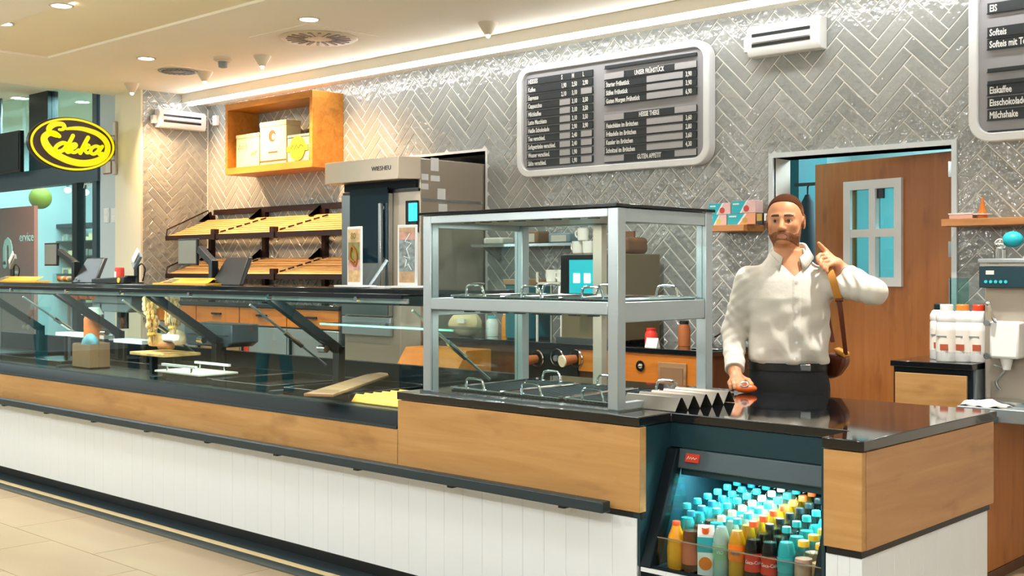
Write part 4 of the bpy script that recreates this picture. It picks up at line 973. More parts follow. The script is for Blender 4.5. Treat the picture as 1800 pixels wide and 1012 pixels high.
def tin(px0, px1, pyt, Y, dep, lab, m='tin_cream'):
    a = pY(px0, pyt, Y); b = pY(px1, pyt, Y); h = a.z - zt
    t = thing('storage_tin', lab, 'tin', ((a.x + b.x) / 2, Y, zt)); MB().box(a.x, b.x, Y, Y + dep, zt, zt + h * .88).build('body', m, t, bev=.006)
    MB().box(a.x - .003, b.x + .003, Y - .003, Y + dep + .003, zt + h * .88, zt + h).build('lid', m, t, bev=.006); return t, a.x, b.x, h
t, a, b, h = tin(415, 455, 238, 6.22, .12, 'low cream tin with scrawled script at the niche left')
put(stroke([(0, 0), (.02, .05), (.03, .0), (.045, .03), (.06, .0), (.08, .035), (.1, .01), (.12, .05), (.13, .0)], .004, .001).xf(frame_m((a + .04, 6.2195, zt + h * .55), (1, 0, 0), (0, 0, 1))).mesh('script'), 'script', 'ink_brown', t)
put(stroke([(0, 0), (.03, .02), (.05, .0), (.08, .03)], .008, .001).xf(frame_m((b - .12, 6.2195, zt + h * .35), (1, 0, 0), (0, 0, 1))).mesh('leaf_print'), 'leaf_print', 'ink_green', t)
t, a, b, h = tin(457, 503, 216, 6.20, .16, 'tall cream tin with brown portrait silhouette in the niche')
cx = (a + b) / 2
MB().cyl((cx - .01, 6.199, zt + h * .66), (cx - .01, 6.1975, zt + h * .66), .052, n=24).build('portrait_hair', 'ink_brown', t)
MB().cyl((cx + .012, 6.1985, zt + h * .635), (cx + .012, 6.197, zt + h * .635), .028, n=20).build('portrait_face', 'tin_cream', t)
MB().box(cx - .07, cx + .07, 6.1985, 6.20, zt + h * .26, zt + h * .30).build('print_line', 'ink_brown', t); MB().box(a, b, 6.1985, 6.20, zt + h * .06, zt + h * .10).build('print_band', 'ink_brown', t)
t, a, b, h = tin(505, 543, 238, 6.19, .10, 'blue-grey tin with large yellow oval badge in the niche', 'tin_blue')
cx = (a + b) / 2
MB().cyl((cx, 6.189, zt + h * .48), (cx, 6.180, zt + h * .48), h * .45, n=32).build('badge', 'tin_yellow', t); MB().box(cx - (b - a) * .48, cx + (b - a) * .48, 6.182, 6.189, zt + h * .38, zt + h * .58).build('badge_wing', 'tin_yellow', t)
put(stroke([(-.09, 0), (-.06, .03), (-.04, -.01), (-.01, .03), (.02, .0), (.05, .03), (.09, .01)], .004, .001).xf(frame_m((cx, 6.1795, zt + h * .48), (1, 0, 0), (0, 0, 1))).mesh('script'), 'script', 'ink_brown', t)

# ---- two-tier bread shelf
bs = thing('bread_shelf', 'two-tier bread rack of tilted wooden slats on brown brackets', 'shelf', (-8.8, YW, 1.2))
sx0, sx1 = -10.12, -7.36
MB().box(sx0 + .05, sx1, YW - .05, YW - .005, 1.99, 2.04).build('top_bar', 'brown_metal', bs)
for px in (372, 466, 571):
    X = pY(px, 400, YW - .03).x; MB().box(X - .025, X + .025, YW - .05, YW - .005, 1.17, 1.99).build('upright', 'brown_metal', bs)
for ti, (zf, zb) in enumerate(((1.765, 1.935), (1.405, 1.555))):
    yf, yb = 5.97, 6.42; n = 8
    for k in range(n):
        f = (k + .5) / n; y = yf + (yb - yf) * f; z = zf + (zb - zf) * f
        MB().bar((sx0 + .02, y, z), (sx1, y, z), .042, .018, up=(0, -(zb - zf), yb - yf)).build('slat', 'wood_slat', bs, bev=.003)
    MB().box(sx0, sx1, yf - .02, yf - .004, zf - .035, zf + .01).build('front_rail', 'brown_metal', bs)
    for X in (sx0, pY(466, 400, YW).x - .0, pY(571, 400, YW).x):
        MB().bar((X, yf - .015, zf - .02), (X, yb + .05, zb - .02), .018, .03).build('arm', 'brown_metal', bs)
        MB().prism([(X - .01, yb - .10, zb - .01), (X - .01, yb + .05, zb + .015), (X - .01, YW - .05, zb + .09), (X - .01, YW - .05, zb - .05)], (.02, 0, 0)).build('bracket', 'brown_metal', bs)
    MB().tube([(sx0, yf - .01, zf), (sx0, yf, zf + .07), (sx0, yb, zb + .10), (sx0, yb + .04, zb)], .007, 6).build('end_guard', 'brown_metal', bs)
    for f in (.30, .63):
        X = sx0 + (sx1 - sx0) * f
        MB().box(X - .03, X + .03, yf - .03, yf + .02, zf - .04, zf + .055).build('clip', 'brown_metal', bs)
        for k in range(6): MB().bar((X + .05 + .04 * k, yf + .06 * (k + .3), zf + .03 + .023 * k), (X + .05 + .04 * k + .03, yf + .06 * (k + 1), zf + .045 + .023 * k), .014, .014).build('divider_link', 'brown_metal', bs)

# ---- oven
ov = thing('bakery_oven', 'tall stainless bakery oven with hood built into the wall', 'oven', (-6.85, 6.1, 0))
ox0, ox1, oy = -7.25, -6.375, 5.83
MB().box(ox0, ox1, oy, 7.1, .12, 2.27).build('body', 'steel_warm', ov, bev=.006)
hood = MB().prism([(-7.36, 5.83, 2.115), (-7.36, 5.72, 2.115), (-7.28, 5.69, 2.115), (-6.46, 5.69, 2.115), (-6.37, 5.83, 2.115)], (0, 0, .165)).build('hood', 'steel_warm', ov, bev=.004)
letters('WIESHEU', (-6.76, 5.688, 2.187), (1, 0, 0), (0, 0, 1), .046, 'black_plastic', hood, xs=1.15, name='maker_lettering')
def of(px0, py0, px1, py1, Y, name, m, d=.012, bev=0.0):
    a = pY(px0, py0, Y); b = pY(px1, py1, Y); return MB().box(a.x, b.x, Y - d, Y, b.z, a.z).build(name, m, ov, bev=bev)
MB().box(ox0 + .02, ox1 - .30, oy - .05, oy - .0005, 1.10, 2.03).build('door', 'steel_plain', ov, bev=.006)
mat('oven_glass', '#0c2530', 0.06, coat=.5)
og = of(617, 334, 683, 462, oy - .05, 'door_glass', 'oven_glass')
MB().box(ox1 - .36, ox1 - .33, oy - .10, oy - .07, 1.2, 1.95).box(ox1 - .36, ox1 - .33, oy - .07, oy - .05, 1.22, 1.25).box(ox1 - .36, ox1 - .33, oy - .07, oy - .05, 1.9, 1.93).build('handle', 'steel_plain', ov, bev=.004)
MB().box(ox0, ox1, oy - .02, oy - .0005, 2.03, 2.05).build('seam', 'black_plastic', ov); MB().box(ox0 + .03, ox1 - .02, oy - .03, oy - .0005, 2.055, 2.112).build('steam_slot', 'black_metal', ov)
sc = of(716, 353, 736, 408, oy, 'control_panel', 'black_gloss', .02, .004)
mat('screen_cyan', '#19b6d6', 0.3, emit='#19c6e6', estr=1.3)
of(718.5, 357, 733.5, 388, oy - .02, 'touch_screen', 'screen_cyan', .003); MB().box(ox0, ox1 - .3, oy - .03, oy - .0005, .95, 1.09).build('lower_door', 'steel', ov, bev=.005)
for px0, py0, px1, py1 in ((757, 277, 771, 301), (757, 308, 773, 319), (769, 331, 783, 356), (771, 358, 786, 372), (741, 305, 753, 317), (741, 322, 753, 333)):
    a = pX(px0, py0, ox1 + .001); b = pX(px1, py1, ox1 + .001); MB().box(ox1, ox1 + .002, a.y, b.y, b.z, a.z).build('sticker', 'white_paint', ov)
MB().box(ox1 - .001, ox1 + .003, oy + .02, YW - .02, 1.955, 1.975).build('side_seam', 'steel_plain', ov)

# ---- menu boards
mat('board_grey', '#a09fa2', 0.5); mat('board_black', '#262c2e', 0.5); mat('board_blank', '#b0aeaf', 0.5)
def rrect(x0, x1, z0, z1, r, n=8):
    out = []
    for cx, cz, a0 in ((x1 - r, z1 - r, 0), (x0 + r, z1 - r, 90), (x0 + r, z0 + r, 180), (x1 - r, z0 + r, 270)):
        for k in range(n + 1):
            a = math.radians(a0 + 90 * k / n); out.append((cx + r * math.cos(a), cz + r * math.sin(a)))
    return out
def board(x0, x1, z0, z1, lab):
    t = thing('menu_board', lab, 'menu board', ((x0 + x1) / 2, YW, z0)); y0, y1 = 6.42, YW - .001
    MB().prism([(x, 6.445, z) for x, z in rrect(x0 + .02, x1 - .02, z0 + .02, z1 - .02, .10)], (0, y1 - 6.445, 0)).build('back_panel', 'board_grey', t)
    O = rrect(x0, x1, z0, z1, .12); I = rrect(x0 + .048, x1 - .048, z0 + .048, z1 - .048, .08); n = len(O); mb = MB()
    V = [(x, y0, z) for x, z in O] + [(x, y0, z) for x, z in I] + [(x, y1, z) for x, z in O] + [(x, y1, z) for x, z in I]; F = []
    for i in range(n):
        j = (i + 1) % n; F += [(i, j, n + j, n + i), (2 * n + i, 3 * n + i, 3 * n + j, 2 * n + j), (i, 2 * n + i, 2 * n + j, j), (n + i, n + j, 3 * n + j, 3 * n + i)]
    mb.add(V, F).build('frame', 'white_paint', t, bev=.006, ang=50); return t
def strip(t, x0, x1, z, text=None, tx=None, m='board_black', h=.048, size=.046, align='LEFT', xs=.62, bold=.0012):
    s = MB().box(x0, x1, 6.432, 6.4445, z, z + h).build('strip', m, t, bev=.002)
    MB().box(x0, x1, 6.424, 6.432, z - .004, z).build('ledge', 'black_plastic', s)
    if text: letters(text, (tx if tx is not None else x0 + .012, 6.4315, z + .009), (1, 0, 0), (0, 0, 1), size, 'white_plastic', s, xs=xs, ext=.0006, align=align, bold=bold)
    return s
mb1 = board(-5.96, -4.26, 2.135, 2.955, 'white-framed price board with two columns above the hot case')
L0, L1 = -5.865, -5.24
lrows = [('HEISSES', ['S', 'M', 'L']), ('Kaffee', ['1,90', '2,50', '2,90']), ('Espresso', ['2,10', '3,10', '']), ('Cappuccino', ['', '3,10', '3,50']), ('Milchkaffee', ['', '3,10', '3,50']), ('Latte Macchiato', ['', '3,10', '3,50']),
         ('Heiße Schokolade', ['', '2,90', '3,90']), ('Tee verschied.', ['', '2,40', '']), ('Softgetränke verschied.', ['', '2,40', '']), ('Wasser verschied.', ['', '1,90', '']), ('Säfte verschied.', ['', '1,90', ''])]
for k, (nm, pr) in enumerate(lrows):
    z = 2.815 - k * .0605; s = strip(mb1, L0, L1, z, nm)
    xs_ = [L0 + .335, L0 + .435, L0 + .535]
    for q, p in enumerate(pr):
        if p: letters(p, (xs_[q], 6.4315, z + .009), (1, 0, 0), (0, 0, 1), .046, 'white_plastic', s, xs=.62, ext=.0006, bold=.0012)
        else: MB().box(xs_[q] - .012, xs_[q] + .085, 6.428, 6.432, z + .003, z + .046).build('blank', 'board_blank', s)
R0, R1 = -5.13, -4.365
rrows = [('', None), ('UNSER FRÜHSTÜCK', None), ('Starter Frühstück', '3,90'), ('Süßes Frühstück', '3,90'), ('Guten Morgen Frühstück', '6,90'), None, ('HEISSE THEKE', None), ('Fleischkäse im Brötchen', '3,60'), ('Frikadelle im Brötchen', '2,80'), ('Kassler im Brötchen', '3,60'), ('Schnitzel im Brötchen', '4,30'), ('GUTEN APPETIT', None)]
for k, rw in enumerate(rrows):
    z = 2.83 - k * .0575
    if rw is None: continue
    if rw[0] == '': strip(mb1, R0, R1, z + .022, h=.022); continue
    if rw[1] is None:
        s = strip(mb1, R0, R1, z, rw[0], (R0 + R1) / 2, align='CENTER', xs=.6)
        for a, b in ((R0, R0 + .17), (R1 - .17, R1)): MB().box(a, b, 6.428, 6.432, z + .004, z + .046).build('blank', 'board_blank', s)
    else:
        s = strip(mb1, R0, R1, z, rw[0]); letters(rw[1], (R1 - .085, 6.4315, z + .009), (1, 0, 0), (0, 0, 1), .046, 'white_plastic', s, xs=.62, ext=.0006, bold=.0012)
        MB().box(R1 - .40, R1 - .105, 6.428, 6.432, z + .004, z + .046).build('blank', 'board_blank', s)
mb2 = board(-2.575, -0.875, 2.145, 3.02, 'white-framed ice cream price board at the right edge')
for py, tx in ((14, 'EIS'), (57, 'Softeis'), (78, 'Softeis mit Topping'), (118, ''), (140, ''), (159, 'Eiskaffee'), (181, 'Eisschokolade'), (203, 'Milchshake'), (228, '')):
    z = pY(1760, py, 6.43).z - .02
    if tx: strip(mb2, -2.475, -1.75, z, tx, size=.052, xs=.66, h=.056)
    else: strip(mb2, -2.475, -1.75, z, h=.02)

# ---- wall shelves and what stands on them
s1 = MB().box(pY(1238, 400, 6.26).x, -3.90, 6.26, YW - .001, 1.69, 1.73).build('wall_shelf', 'wood_shelf', None, bev=.003); tag(s1, 'thin wooden wall shelf with tea boxes left of the door', 'shelf')
s2 = MB().box(-2.655, -1.5, 6.25, YW - .001, 1.685, 1.725).build('wall_shelf', 'wood_shelf', None, bev=.003); tag(s2, 'thin wooden wall shelf right of the door', 'shelf')
mat('tea_teal', '#1fb3c0', 0.45); mat('tea_pink', '#eac3bd', 0.5); mat('tea_red', '#c9453e', 0.5); mat('tea_gold', '#c9a04a', 0.5); mat('tea_black', '#2c2a2a', 0.45); mat('tea_peach', '#eba67c', 0.5); mat('tea_yellow', '#d8cc5a', 0.5)
def tea(px0, px1, z0, h, m2, m3, lab, Y=6.30):
    a = pY(px0, 390, Y).x; b = pY(px1, 390, Y).x
    t = thing('tea_box', lab, 'box', ((a + b) / 2, Y, z0), 'tea boxes on the wall shelf'); w = b - a
    MB().box(a, b, Y, Y + .09, z0, z0 + h).build('carton', m2, t, bev=.002)
    MB().prism([(a, Y - .0006, z0 + .001), (a + w * .35, Y - .0006, z0 + .001), (a + w * .62, Y - .0006, z0 + h - .001), (a, Y - .0006, z0 + h - .001)], (0, -.0008, 0)).build('teal_print', 'tea_teal', t)
    MB().prism([(a + w * .35, Y - .0004, z0 + .001), (a + w * .42, Y - .0004, z0 + .001), (a + w * .70, Y - .0004, z0 + h - .001), (a + w * .62, Y - .0004, z0 + h - .001)], (0, -.001, 0)).build('white_print', 'white_paint', t)
    MB().cyl((a + w * .62, Y - .0004, z0 + h * .35), (a + w * .62, Y - .0018, z0 + h * .35), h * .26, n=16).build('fruit_print', m3, t)
    MB().box(a + w * .06, a + w * .32, Y - .0026, Y - .0014, z0 + h * .68, z0 + h * .80).build('logo_bar', 'white_paint', t)
tea(1242, 1277, 1.731, .066, 'tea_pink', 'tea_yellow', 'teal and yellow tea box, lower left on the shelf'); tea(1279, 1328, 1.731, .07, 'tea_peach', 'tea_gold', 'teal and peach tea box, lower right in the stack')
tea(1246, 1284, 1.798, .072, 'tea_pink', 'tea_red', 'teal and pink tea box, upper left of the stack'); tea(1286, 1328, 1.802, .078, 'tea_pink', 'tea_red', 'teal and pink tea box, upper right and tallest')
for px0, px1, m, lab in ((1329, 1341, 'tea_gold', 'dark and gold small box beside the tea boxes'), (1342, 1354, 'tea_black', 'black small box next to the man on the shelf')):
    a = pY(px0, 390, 6.30).x; b = pY(px1, 390, 6.30).x; t = thing('tea_box', lab, 'box', (a, 6.3, 1.731), 'tea boxes on the wall shelf'); MB().box(a, b, 6.30, 6.38, 1.731, 1.80).build('carton', 'tea_black', t, bev=.002); MB().box(a + .006, b - .006, 6.298, 6.30, 1.75, 1.795).build('print', m if m != 'tea_black' else 'white_paint', t)
mat('cone_orange', '#e07a1c', 0.4); mat('tray_pink', '#e6b7a6', 0.4)
q = pY(1727, 384, 6.33); t = thing('squeeze_cone', 'orange pointed nozzle bottle standing on the right shelf', 'bottle', (q.x, 6.33, 1.725))
MB().lathe([(.026, 0), (.026, .022), (.022, .03), (.012, .07), (.004, .115)], (q.x, 6.33, 1.7255), 18).build('nozzle', 'cone_orange', t); MB().cyl((q.x, 6.33, 1.745), (q.x, 6.33, 1.75), .05, n=24).build('collar', 'white_plastic', t)
a = pY(1668, 384, 6.30).x; b = pY(1709, 384, 6.30).x; t = thing('plastic_box', 'flat pale pink plastic box on the right shelf', 'box', (a, 6.3, 1.725)); MB().box(a, b, 6.30, 6.40, 1.7255, 1.75).build('tub', 'tray_pink', t, bev=.003); MB().box(a - .003, b + .003, 6.297, 6.403, 1.75, 1.757).build('lid', 'white_plastic', t)

# ================================================================== BACK COUNTERS
bc = thing('back_counter', 'back counter with oak drawers below the coffee machine', 'counter', (-5, 6.2, 0)); zb = .965
MB().box(-6.33, -3.90, 5.92, YW - .003, .1, zb - .033).build('carcass', 'wood_dark', bc); MB().box(-6.33, -3.90, 6.0, YW - .003, 0, .1).build('kick_plate', 'black_plastic', bc)
MB().box(-6.34, -3.88, 5.885, YW - .003, zb - .032, zb).build('top', 'granite', bc, bev=.003)
dw = MB().box(-4.92, -4.60, 5.895, 5.919, .79, .93).build('drawer', 'wood_drawer', bc, bev=.002)
dw = MB().box(-4.575, -3.97, 5.895, 5.919, .735, .93).build('drawer', 'wood_drawer', bc, bev=.002)
q = pY(1126, 643, 5.89); MB().cyl((q.x, 5.894, q.z), (q.x, 5.886, q.z), .034, n=24).build('round_lock', 'chrome', dw); MB().ball((q.x, 5.886, q.z), .016, .012, .016).build('lock_knob', 'chrome', dw)
a = pY(1158, 636, 5.89); b = pY(1207, 680, 5.89); MB().box(a.x, b.x, 5.880, 5.894, b.z, a.z).build('paper_slot', 'wood_board', dw, bev=.003); MB().box(a.x + .02, b.x - .02, 5.876, 5.88, b.z, a.z - .03).build('slot_paper', 'kraft', dw)
MB().box(-5.36, -4.93, 5.897, 5.919, .70, .93).build('cup_panel', 'black_metal', bc)
mat('cup_brown', '#a8602e', 0.6); mat('cup_cream', '#efe0c0', 0.5)
for k, (px, py, cup) in enumerate(((944, 630, 1), (979, 628, 0), (1012, 630, 1))):
    q = pY(px, py, 5.89); rg = [(q.x + .055 * math.cos(a), 5.888, q.z + .055 * math.sin(a)) for a in [2 * math.pi * i / 24 for i in range(24)]]
    MB().tube(rg, .006, 6, closed=True).build('dispenser_ring', 'chrome', bc)
    if cup:
        t = thing('paper_cup', 'stack of brown paper cups in the %s ring of the dispenser' % ('first' if k == 0 else 'third'), 'cup', (q.x, 5.88, q.z), 'paper cups in the dispenser'); M = Matrix.Rotation(math.radians(90), 3, 'X')
        d = Vector((-.25, -1, -.12)).normalized()
        c0 = Vector((q.x, 5.886, q.z)); MB().cyl(c0, c0 + d * .10, .026, .036, 20).build('cup_wall', 'cup_brown', t); MB().cyl(c0 + d * .10, c0 + d * .112, .039, n=20).build('rim', 'cup_cream', t)
    else: MB().cyl((q.x, 5.892, q.z - .005), (q.x, 5.872, q.z - .005), .02, n=20).build('push_knob', 'alu', bc)
# slanted steel note stand on the lower deck rear
q = pZ(965, 668, Z2 + .05)
# coffee machine
cm = thing('coffee_machine', 'boxy coffee machine with teal touch screen behind the hot case', 'coffee machine', (-4.88, 6.2, zb)); mat('olive_metal', '#77694b', 0.35, 0.5); mat('screen_teal', '#0f7f88', 0.25, emit='#12aab4', estr=.8)
MB().box(-5.12, -4.66, 5.96, 6.44, zb + .02, zb + .59).build('body', 'olive_metal', cm, bev=.008)
MB().box(-5.11, -4.67, 5.935, 5.9595, zb + .30, zb + .585).build('front_panel', 'black_gloss', cm, bev=.006); MB().box(-5.03, -4.72, 5.931, 5.935, zb + .33, zb + .55).build('touch_screen', 'screen_teal', cm)
for k in range(3): MB().box(-4.99 + .09 * k, -4.94 + .09 * k, 5.928, 5.931, zb + .40, zb + .46).build('drink_icon', 'led_cyan', cm)
MB().box(-4.93, -4.85, 5.90, 5.96, zb + .20, zb + .30).build('spout', 'chrome', cm, bev=.006); MB().box(-5.11, -4.67, 5.89, 5.96, zb + .0005, zb + .04).build('drip_tray', 'steel_plain', cm)
for x in (-5.08, -4.72): MB().cyl((x, 6.0, zb + .0005), (x, 6.0, zb + .02), .02).cyl((x, 6.38, zb + .0005), (x, 6.38, zb + .02), .02).build('foot', 'black_plastic', cm)
q = pX(1104, 485, -4.66); MB().cyl((-4.66, 6.03, q.z), (-4.657, 6.03, q.z), .014).build('warning_sticker', 'cap_yellow', cm)
mat('bag_brown', '#6a4428', 0.75, var=.3, vscale=10); t = thing('coffee_bag', 'crumpled brown coffee bag on top of the coffee machine', 'bag', (-4.72, 6.2, zb + .59))
MB().prism([(-4.82, 6.10, zb + .591), (-4.68, 6.10, zb + .591), (-4.68, 6.34, zb + .591), (-4.82, 6.34, zb + .591)], (0, 0, .11)).build('sack', 'bag_brown', t, bev=.03, seg=3); MB().box(-4.80, -4.70, 6.20, 6.22, zb + .70, zb + .74).build('fold', 'bag_brown', t)
# mugs
mat('mug_white', '#f1ece2', 0.2)
mg = thing('mug', '', 'mug', (0, 0, 0), 'white mugs by the coffee machine')
MB().lathe([(.03, 0), (.036, .006), (.04, .085), (.037, .085), (.033, .012), (.001, .01)], n=24, caps=False).build('bowl', 'mug_white', mg); MB().lathe([(.001, 0), (.03, 0)], n=24, caps=False).build('base', 'mug_white', mg)
MB().tube(catmull([(-.037, 0, .068), (-.062, 0, .062), (-.064, 0, .035), (-.036, 0, .02)], 5), .006, 8).build('handle', 'mug_white', mg)
spots = [(-5.055, 6.05, zb + .5905, 'leftmost white mug on top of the coffee machine'), (-4.965, 6.05, zb + .5905, 'second white mug on top of the coffee machine'), (-4.875, 6.06, zb + .5905, 'third white mug on top of the coffee machine'), (-5.01, 6.05, zb + .677, 'white mug stacked highest on the coffee machine'),
         (-5.29, 6.05, zb + .40, 'left white mug on the top tier of the mug rack'), (-5.19, 6.05, zb + .40, 'right white mug on the top tier of the mug rack'), (-5.29, 6.05, zb + .215, 'left white mug on the lower tier of the rack'), (-5.19, 6.05, zb + .215, 'right white mug on the lower tier of the rack')]
for k, (x, y, z, lb) in enumerate(spots):
    o = mg if k == 0 else dup(mg); o.location = (x, y, z + .0005); o['label'] = lb; o.rotation_euler = (0, 0, random.uniform(-.4, .4))
mr = thing('mug_rack', 'cream two-tier mug rack beside the coffee machine', 'rack', (-5.24, 6.05, zb))
for z in (.20, .385): MB().box(-5.36, -5.13, 5.97, 6.13, zb + z, zb + z + .015).build('tier', 'off_white', mr)
for x in (-5.36, -5.142):
    for y in (5.97, 6.118): MB().box(x, x + .012, y, y + .012, zb + .0005, zb + .47).build('post', 'off_white', mr)
# stuff on the back counter, seen through the glass
mat('bin_teal', '#0f6670', 0.45)
t = thing('plastic_bin', 'dark teal plastic bin on the back counter beside the rack', 'bin', (-5.58, 6.1, zb)); MB().prism([(-5.68, 6.0, zb + .001), (-5.46, 6.0, zb + .001), (-5.46, 6.25, zb + .001), (-5.68, 6.25, zb + .001)], (0, 0, .38)).build('tub', 'bin_teal', t, bev=.01); MB().box(-5.69, -5.45, 5.99, 6.26, zb + .38, zb + .42).build('lid', 'wood_board', t, bev=.004)
t = thing('steel_shelf', 'stainless wall shelf behind the hot case', 'shelf', (-5.9, 6.35, 1.62)); MB().box(-6.30, -5.2, 6.28, YW - .002, 1.62, 1.64).build('plate', 'steel_plain', t); 
for x in (-6.2, -5.3): MB().prism([(x, 6.3, 1.62), (x, YW - .002, 1.62), (x, YW - .002, 1.5)], (.012, 0, 0)).build('bracket', 'steel_plain', t)
for k, (x, m, h, lb) in enumerate(((-6.1, 'paper_white', .05, 'white folded cloth on the stainless wall shelf'), (-5.75, 'kraft', .09, 'brown carton on the stainless wall shelf'), (-5.45, 'tin_blue', .07, 'blue-grey carton on the stainless wall shelf'))):
    t = thing('shelf_pack', lb, 'pack', (x, 6.36, 1.64)); MB().box(x - .10, x + .10, 6.31, 6.44, 1.6405, 1.6405 + h).build('pack', m, t, bev=.012); MB().box(x - .07, x + .07, 6.308, 6.31, 1.65, 1.64 + h * .8).build('front_print', 'off_white', t)
def jar(x, y, h, r, m, capm, lb, z=zb):
    t = thing('condiment_jar', lb, 'jar', (x, y, z)); MB().lathe([(r, .001), (r, h * .8), (r * .7, h)], (x, y, z), 16).build('body', m, t); MB().lathe([(r * .75, h), (r * .75, h * 1.15)], (x, y, z), 16).build('lid', capm, t)
jar(-5.85, 6.2, .16, .04, 'liq_orange', 'white_plastic', 'orange jar behind the lower glass of the hot case'); jar(-5.95, 6.15, .13, .045, 'lab_white', 'cap_cyan', 'white jar with cyan lid on the back counter')
jar(-4.45, 6.05, .10, .04, 'lab_red', 'lab_red', 'squat red jar on the back counter below the door shelf'); jar(-4.3, 6.2, .14, .04, 'cup_brown', 'black_plastic', 'brown jar with black lid on the back counter')
t = thing('tent_card', 'small white folded tent card on the back counter', 'card', (-4.36, 5.95, zb)); MB().prism([(-4.41, 5.93, zb + .001), (-4.41, 5.97, zb + .001), (-4.41, 5.95, zb + .06)], (.09, 0, 0)).build('card', 'paper_white', t)
tp = thing('sink_tap', 'chrome tap on the back counter beside the sink', 'tap', (-4.18, 6.3, zb)); MB().tube(catmull([(-4.18, 6.32, zb), (-4.18, 6.32, zb + .20), (-4.18, 6.26, zb + .27), (-4.18, 6.16, zb + .25), (-4.18, 6.14, zb + .19)], 5), .013, 10).build('spout', 'chrome', tp); MB().cyl((-4.18, 6.32, zb), (-4.18, 6.32, zb + .05), .024).build('base', 'chrome', tp); MB().cyl((-4.15, 6.32, zb + .06), (-4.08, 6.30, zb + .09), .007).build('lever', 'chrome', tp)
sk = thing('steel_sink', 'stainless sink rim set on the back counter end', 'sink', (-4.0, 6.15, zb)); MB().box(-4.1, -3.90, 5.98, 6.36, zb + .0005, zb + .012).build('rim', 'steel_plain', sk, bev=.004); MB().box(-4.08, -3.92, 6.0, 6.25, zb + .012, zb + .014).build('basin', 'black_gloss', sk)
# bread boxes: crumpled bag of rolls and wooden chute at left of hot case
t = thing('roll_bag', 'crumpled tan bag of rolls on the back counter by the oven', 'bag', (-6.2, 6.05, zb)); mb = MB().ball((-6.12, 6.05, zb + .09), .14, .11, .10, n=20, m=12)
mb.v = [(x + .012 * math.sin(40 * y), y + .012 * math.sin(35 * x + 20 * z), max(zb + .001, z + .014 * math.sin(38 * x) * math.cos(31 * y))) for x, y, z in mb.v]; mb.build('bag', 'flour', t); MB().box(-6.09, -6.02, 5.93, 5.95, zb + .10, zb + .13).build('tag', 'paper_white', t)
wc = thing('bread_chute', 'slanted oak side of a bread cabinet behind the hot case', 'cabinet', (-5.9, 5.7, 0)); MB().prism([(-6.3, 5.86, .3), (-6.3, 5.42, .3), (-6.3, 5.42, .62), (-6.3, 5.62, .90), (-6.3, 5.86, .90)], (.62, 0, 0)).build('body', 'wood_drawer', wc, bev=.004); MB().box(-6.3, -5.68, 5.44, 5.86, 0, .3).build('plinth', 'black_plastic', wc)
MB().box(-6.27, -5.71, 5.412, 5.419, .45, .60).build('drawer', 'wood_counter', wc, bev=.002)
# left back counter under the bread shelf
lb_ = thing('back_counter', 'back counter with oak fronts under the bread shelf', 'counter', (-8.7, 6.2, 0)); zl = 1.16
MB().box(-10.2, -7.40, 5.92, YW - .003, .1, zl - .033).build('carcass', 'grey_panel', lb_); MB().box(-10.2, -7.40, 6.0, YW - .003, 0, .1).build('kick_plate', 'black_plastic', lb_); MB().box(-10.21, -7.39, 5.88, YW - .003, zl - .032, zl).build('top', 'granite', lb_, bev=.003)
for k in range(4):
    a = -10.18 + k * .695; dd = MB().box(a, a + .68, 5.895, 5.919, .97, zl - .04).build('drawer', 'wood_drawer', lb_, bev=.002); MB().box(a + .27, a + .41, 5.875, 5.895, 1.05, 1.065).build('handle', 'black_metal', dd)
    d2 = MB().box(a, a + .68, 5.895, 5.919, .12, .955).build('door', ['grey_plastic', 'wood_board', 'grey_plastic', 'steel'][k], lb_, bev=.003); MB().box(a + .05, a + .065, 5.875, 5.895, .7, .9).build('handle', 'black_metal', d2)
MB().box(-8.75, -8.65, 5.89, 5.895, .70, .79).build('red_notice', 'tag_red', lb_)

# ---- right back unit: drawer cabinet, bottles
ru = thing('drawer_cabinet', 'small cabinet with black top and oak drawer right of the door', 'cabinet', (-2.5, 6.05, 0)); zr = .985
MB().box(-2.70, -2.30, 5.77, 6.42, .0, zr - .03).build('carcass', 'black_metal', ru, bev=.002); MB().box(-2.71, -2.285, 5.75, 6.43, zr - .03, zr).build('top', 'granite', ru, bev=.003)
MB().box(-2.685, -2.315, 5.752, 5.769, .62, zr - .06).build('drawer', 'wood_counter', ru, bev=.002); MB().box(-2.685, -2.315, 5.752, 5.769, .1, .60).build('door', 'wood_counter', ru, bev=.002); MB().box(-2.3, -2.285, 5.80, 6.42, .05, zr - .03).build('steel_side', 'steel', ru)
mat('label_cream', '#f0e9dc', .5); mat('label_rust', '#b5573a', .5); mat('cap_red', '#e04a28', .35); mat('cap_tan', '#e28a3a', .35)
def syrup(px, Y, capm, lb, h=.285):
    q = pY(px, 474, Y); t = thing('syrup_bottle', lb, 'bottle', (q.x, Y, zr), 'white bottles on the drawer cabinet'); r = .052
    MB().lathe([(r * .94, .001), (r, .008), (r, .19), (r * .93, .20), (r, .21), (r, .232), (r * .8, .252), (r * .62, .258)], (q.x, Y, zr), 24).build('body', 'white_plastic', t)
    lo = MB().lathe([(r + .0008, .05), (r + .0008, .16)], (q.x, Y, zr), 24, caps=False).build('label', 'label_cream', t)
    a = Vector((q.x, Y, zr)); dv = Vector((.35, -.94, 0)).normalized(); MB().box(q.x - .012, q.x + .028, Y - r - .002, Y - r + .004, zr + .06, zr + .09).build('label_print', 'label_rust', lo)
    MB().box(q.x - .03, q.x + .02, Y - r - .001, Y - r + .012, zr + .125, zr + .132).build('label_line', 'grey_plastic', lo)
    MB().lathe([(r * .60, .258), (r * .62, .262), (r * .62, .285), (r * .55, .29)], (q.x, Y, zr), 24).build('cap', capm, t)
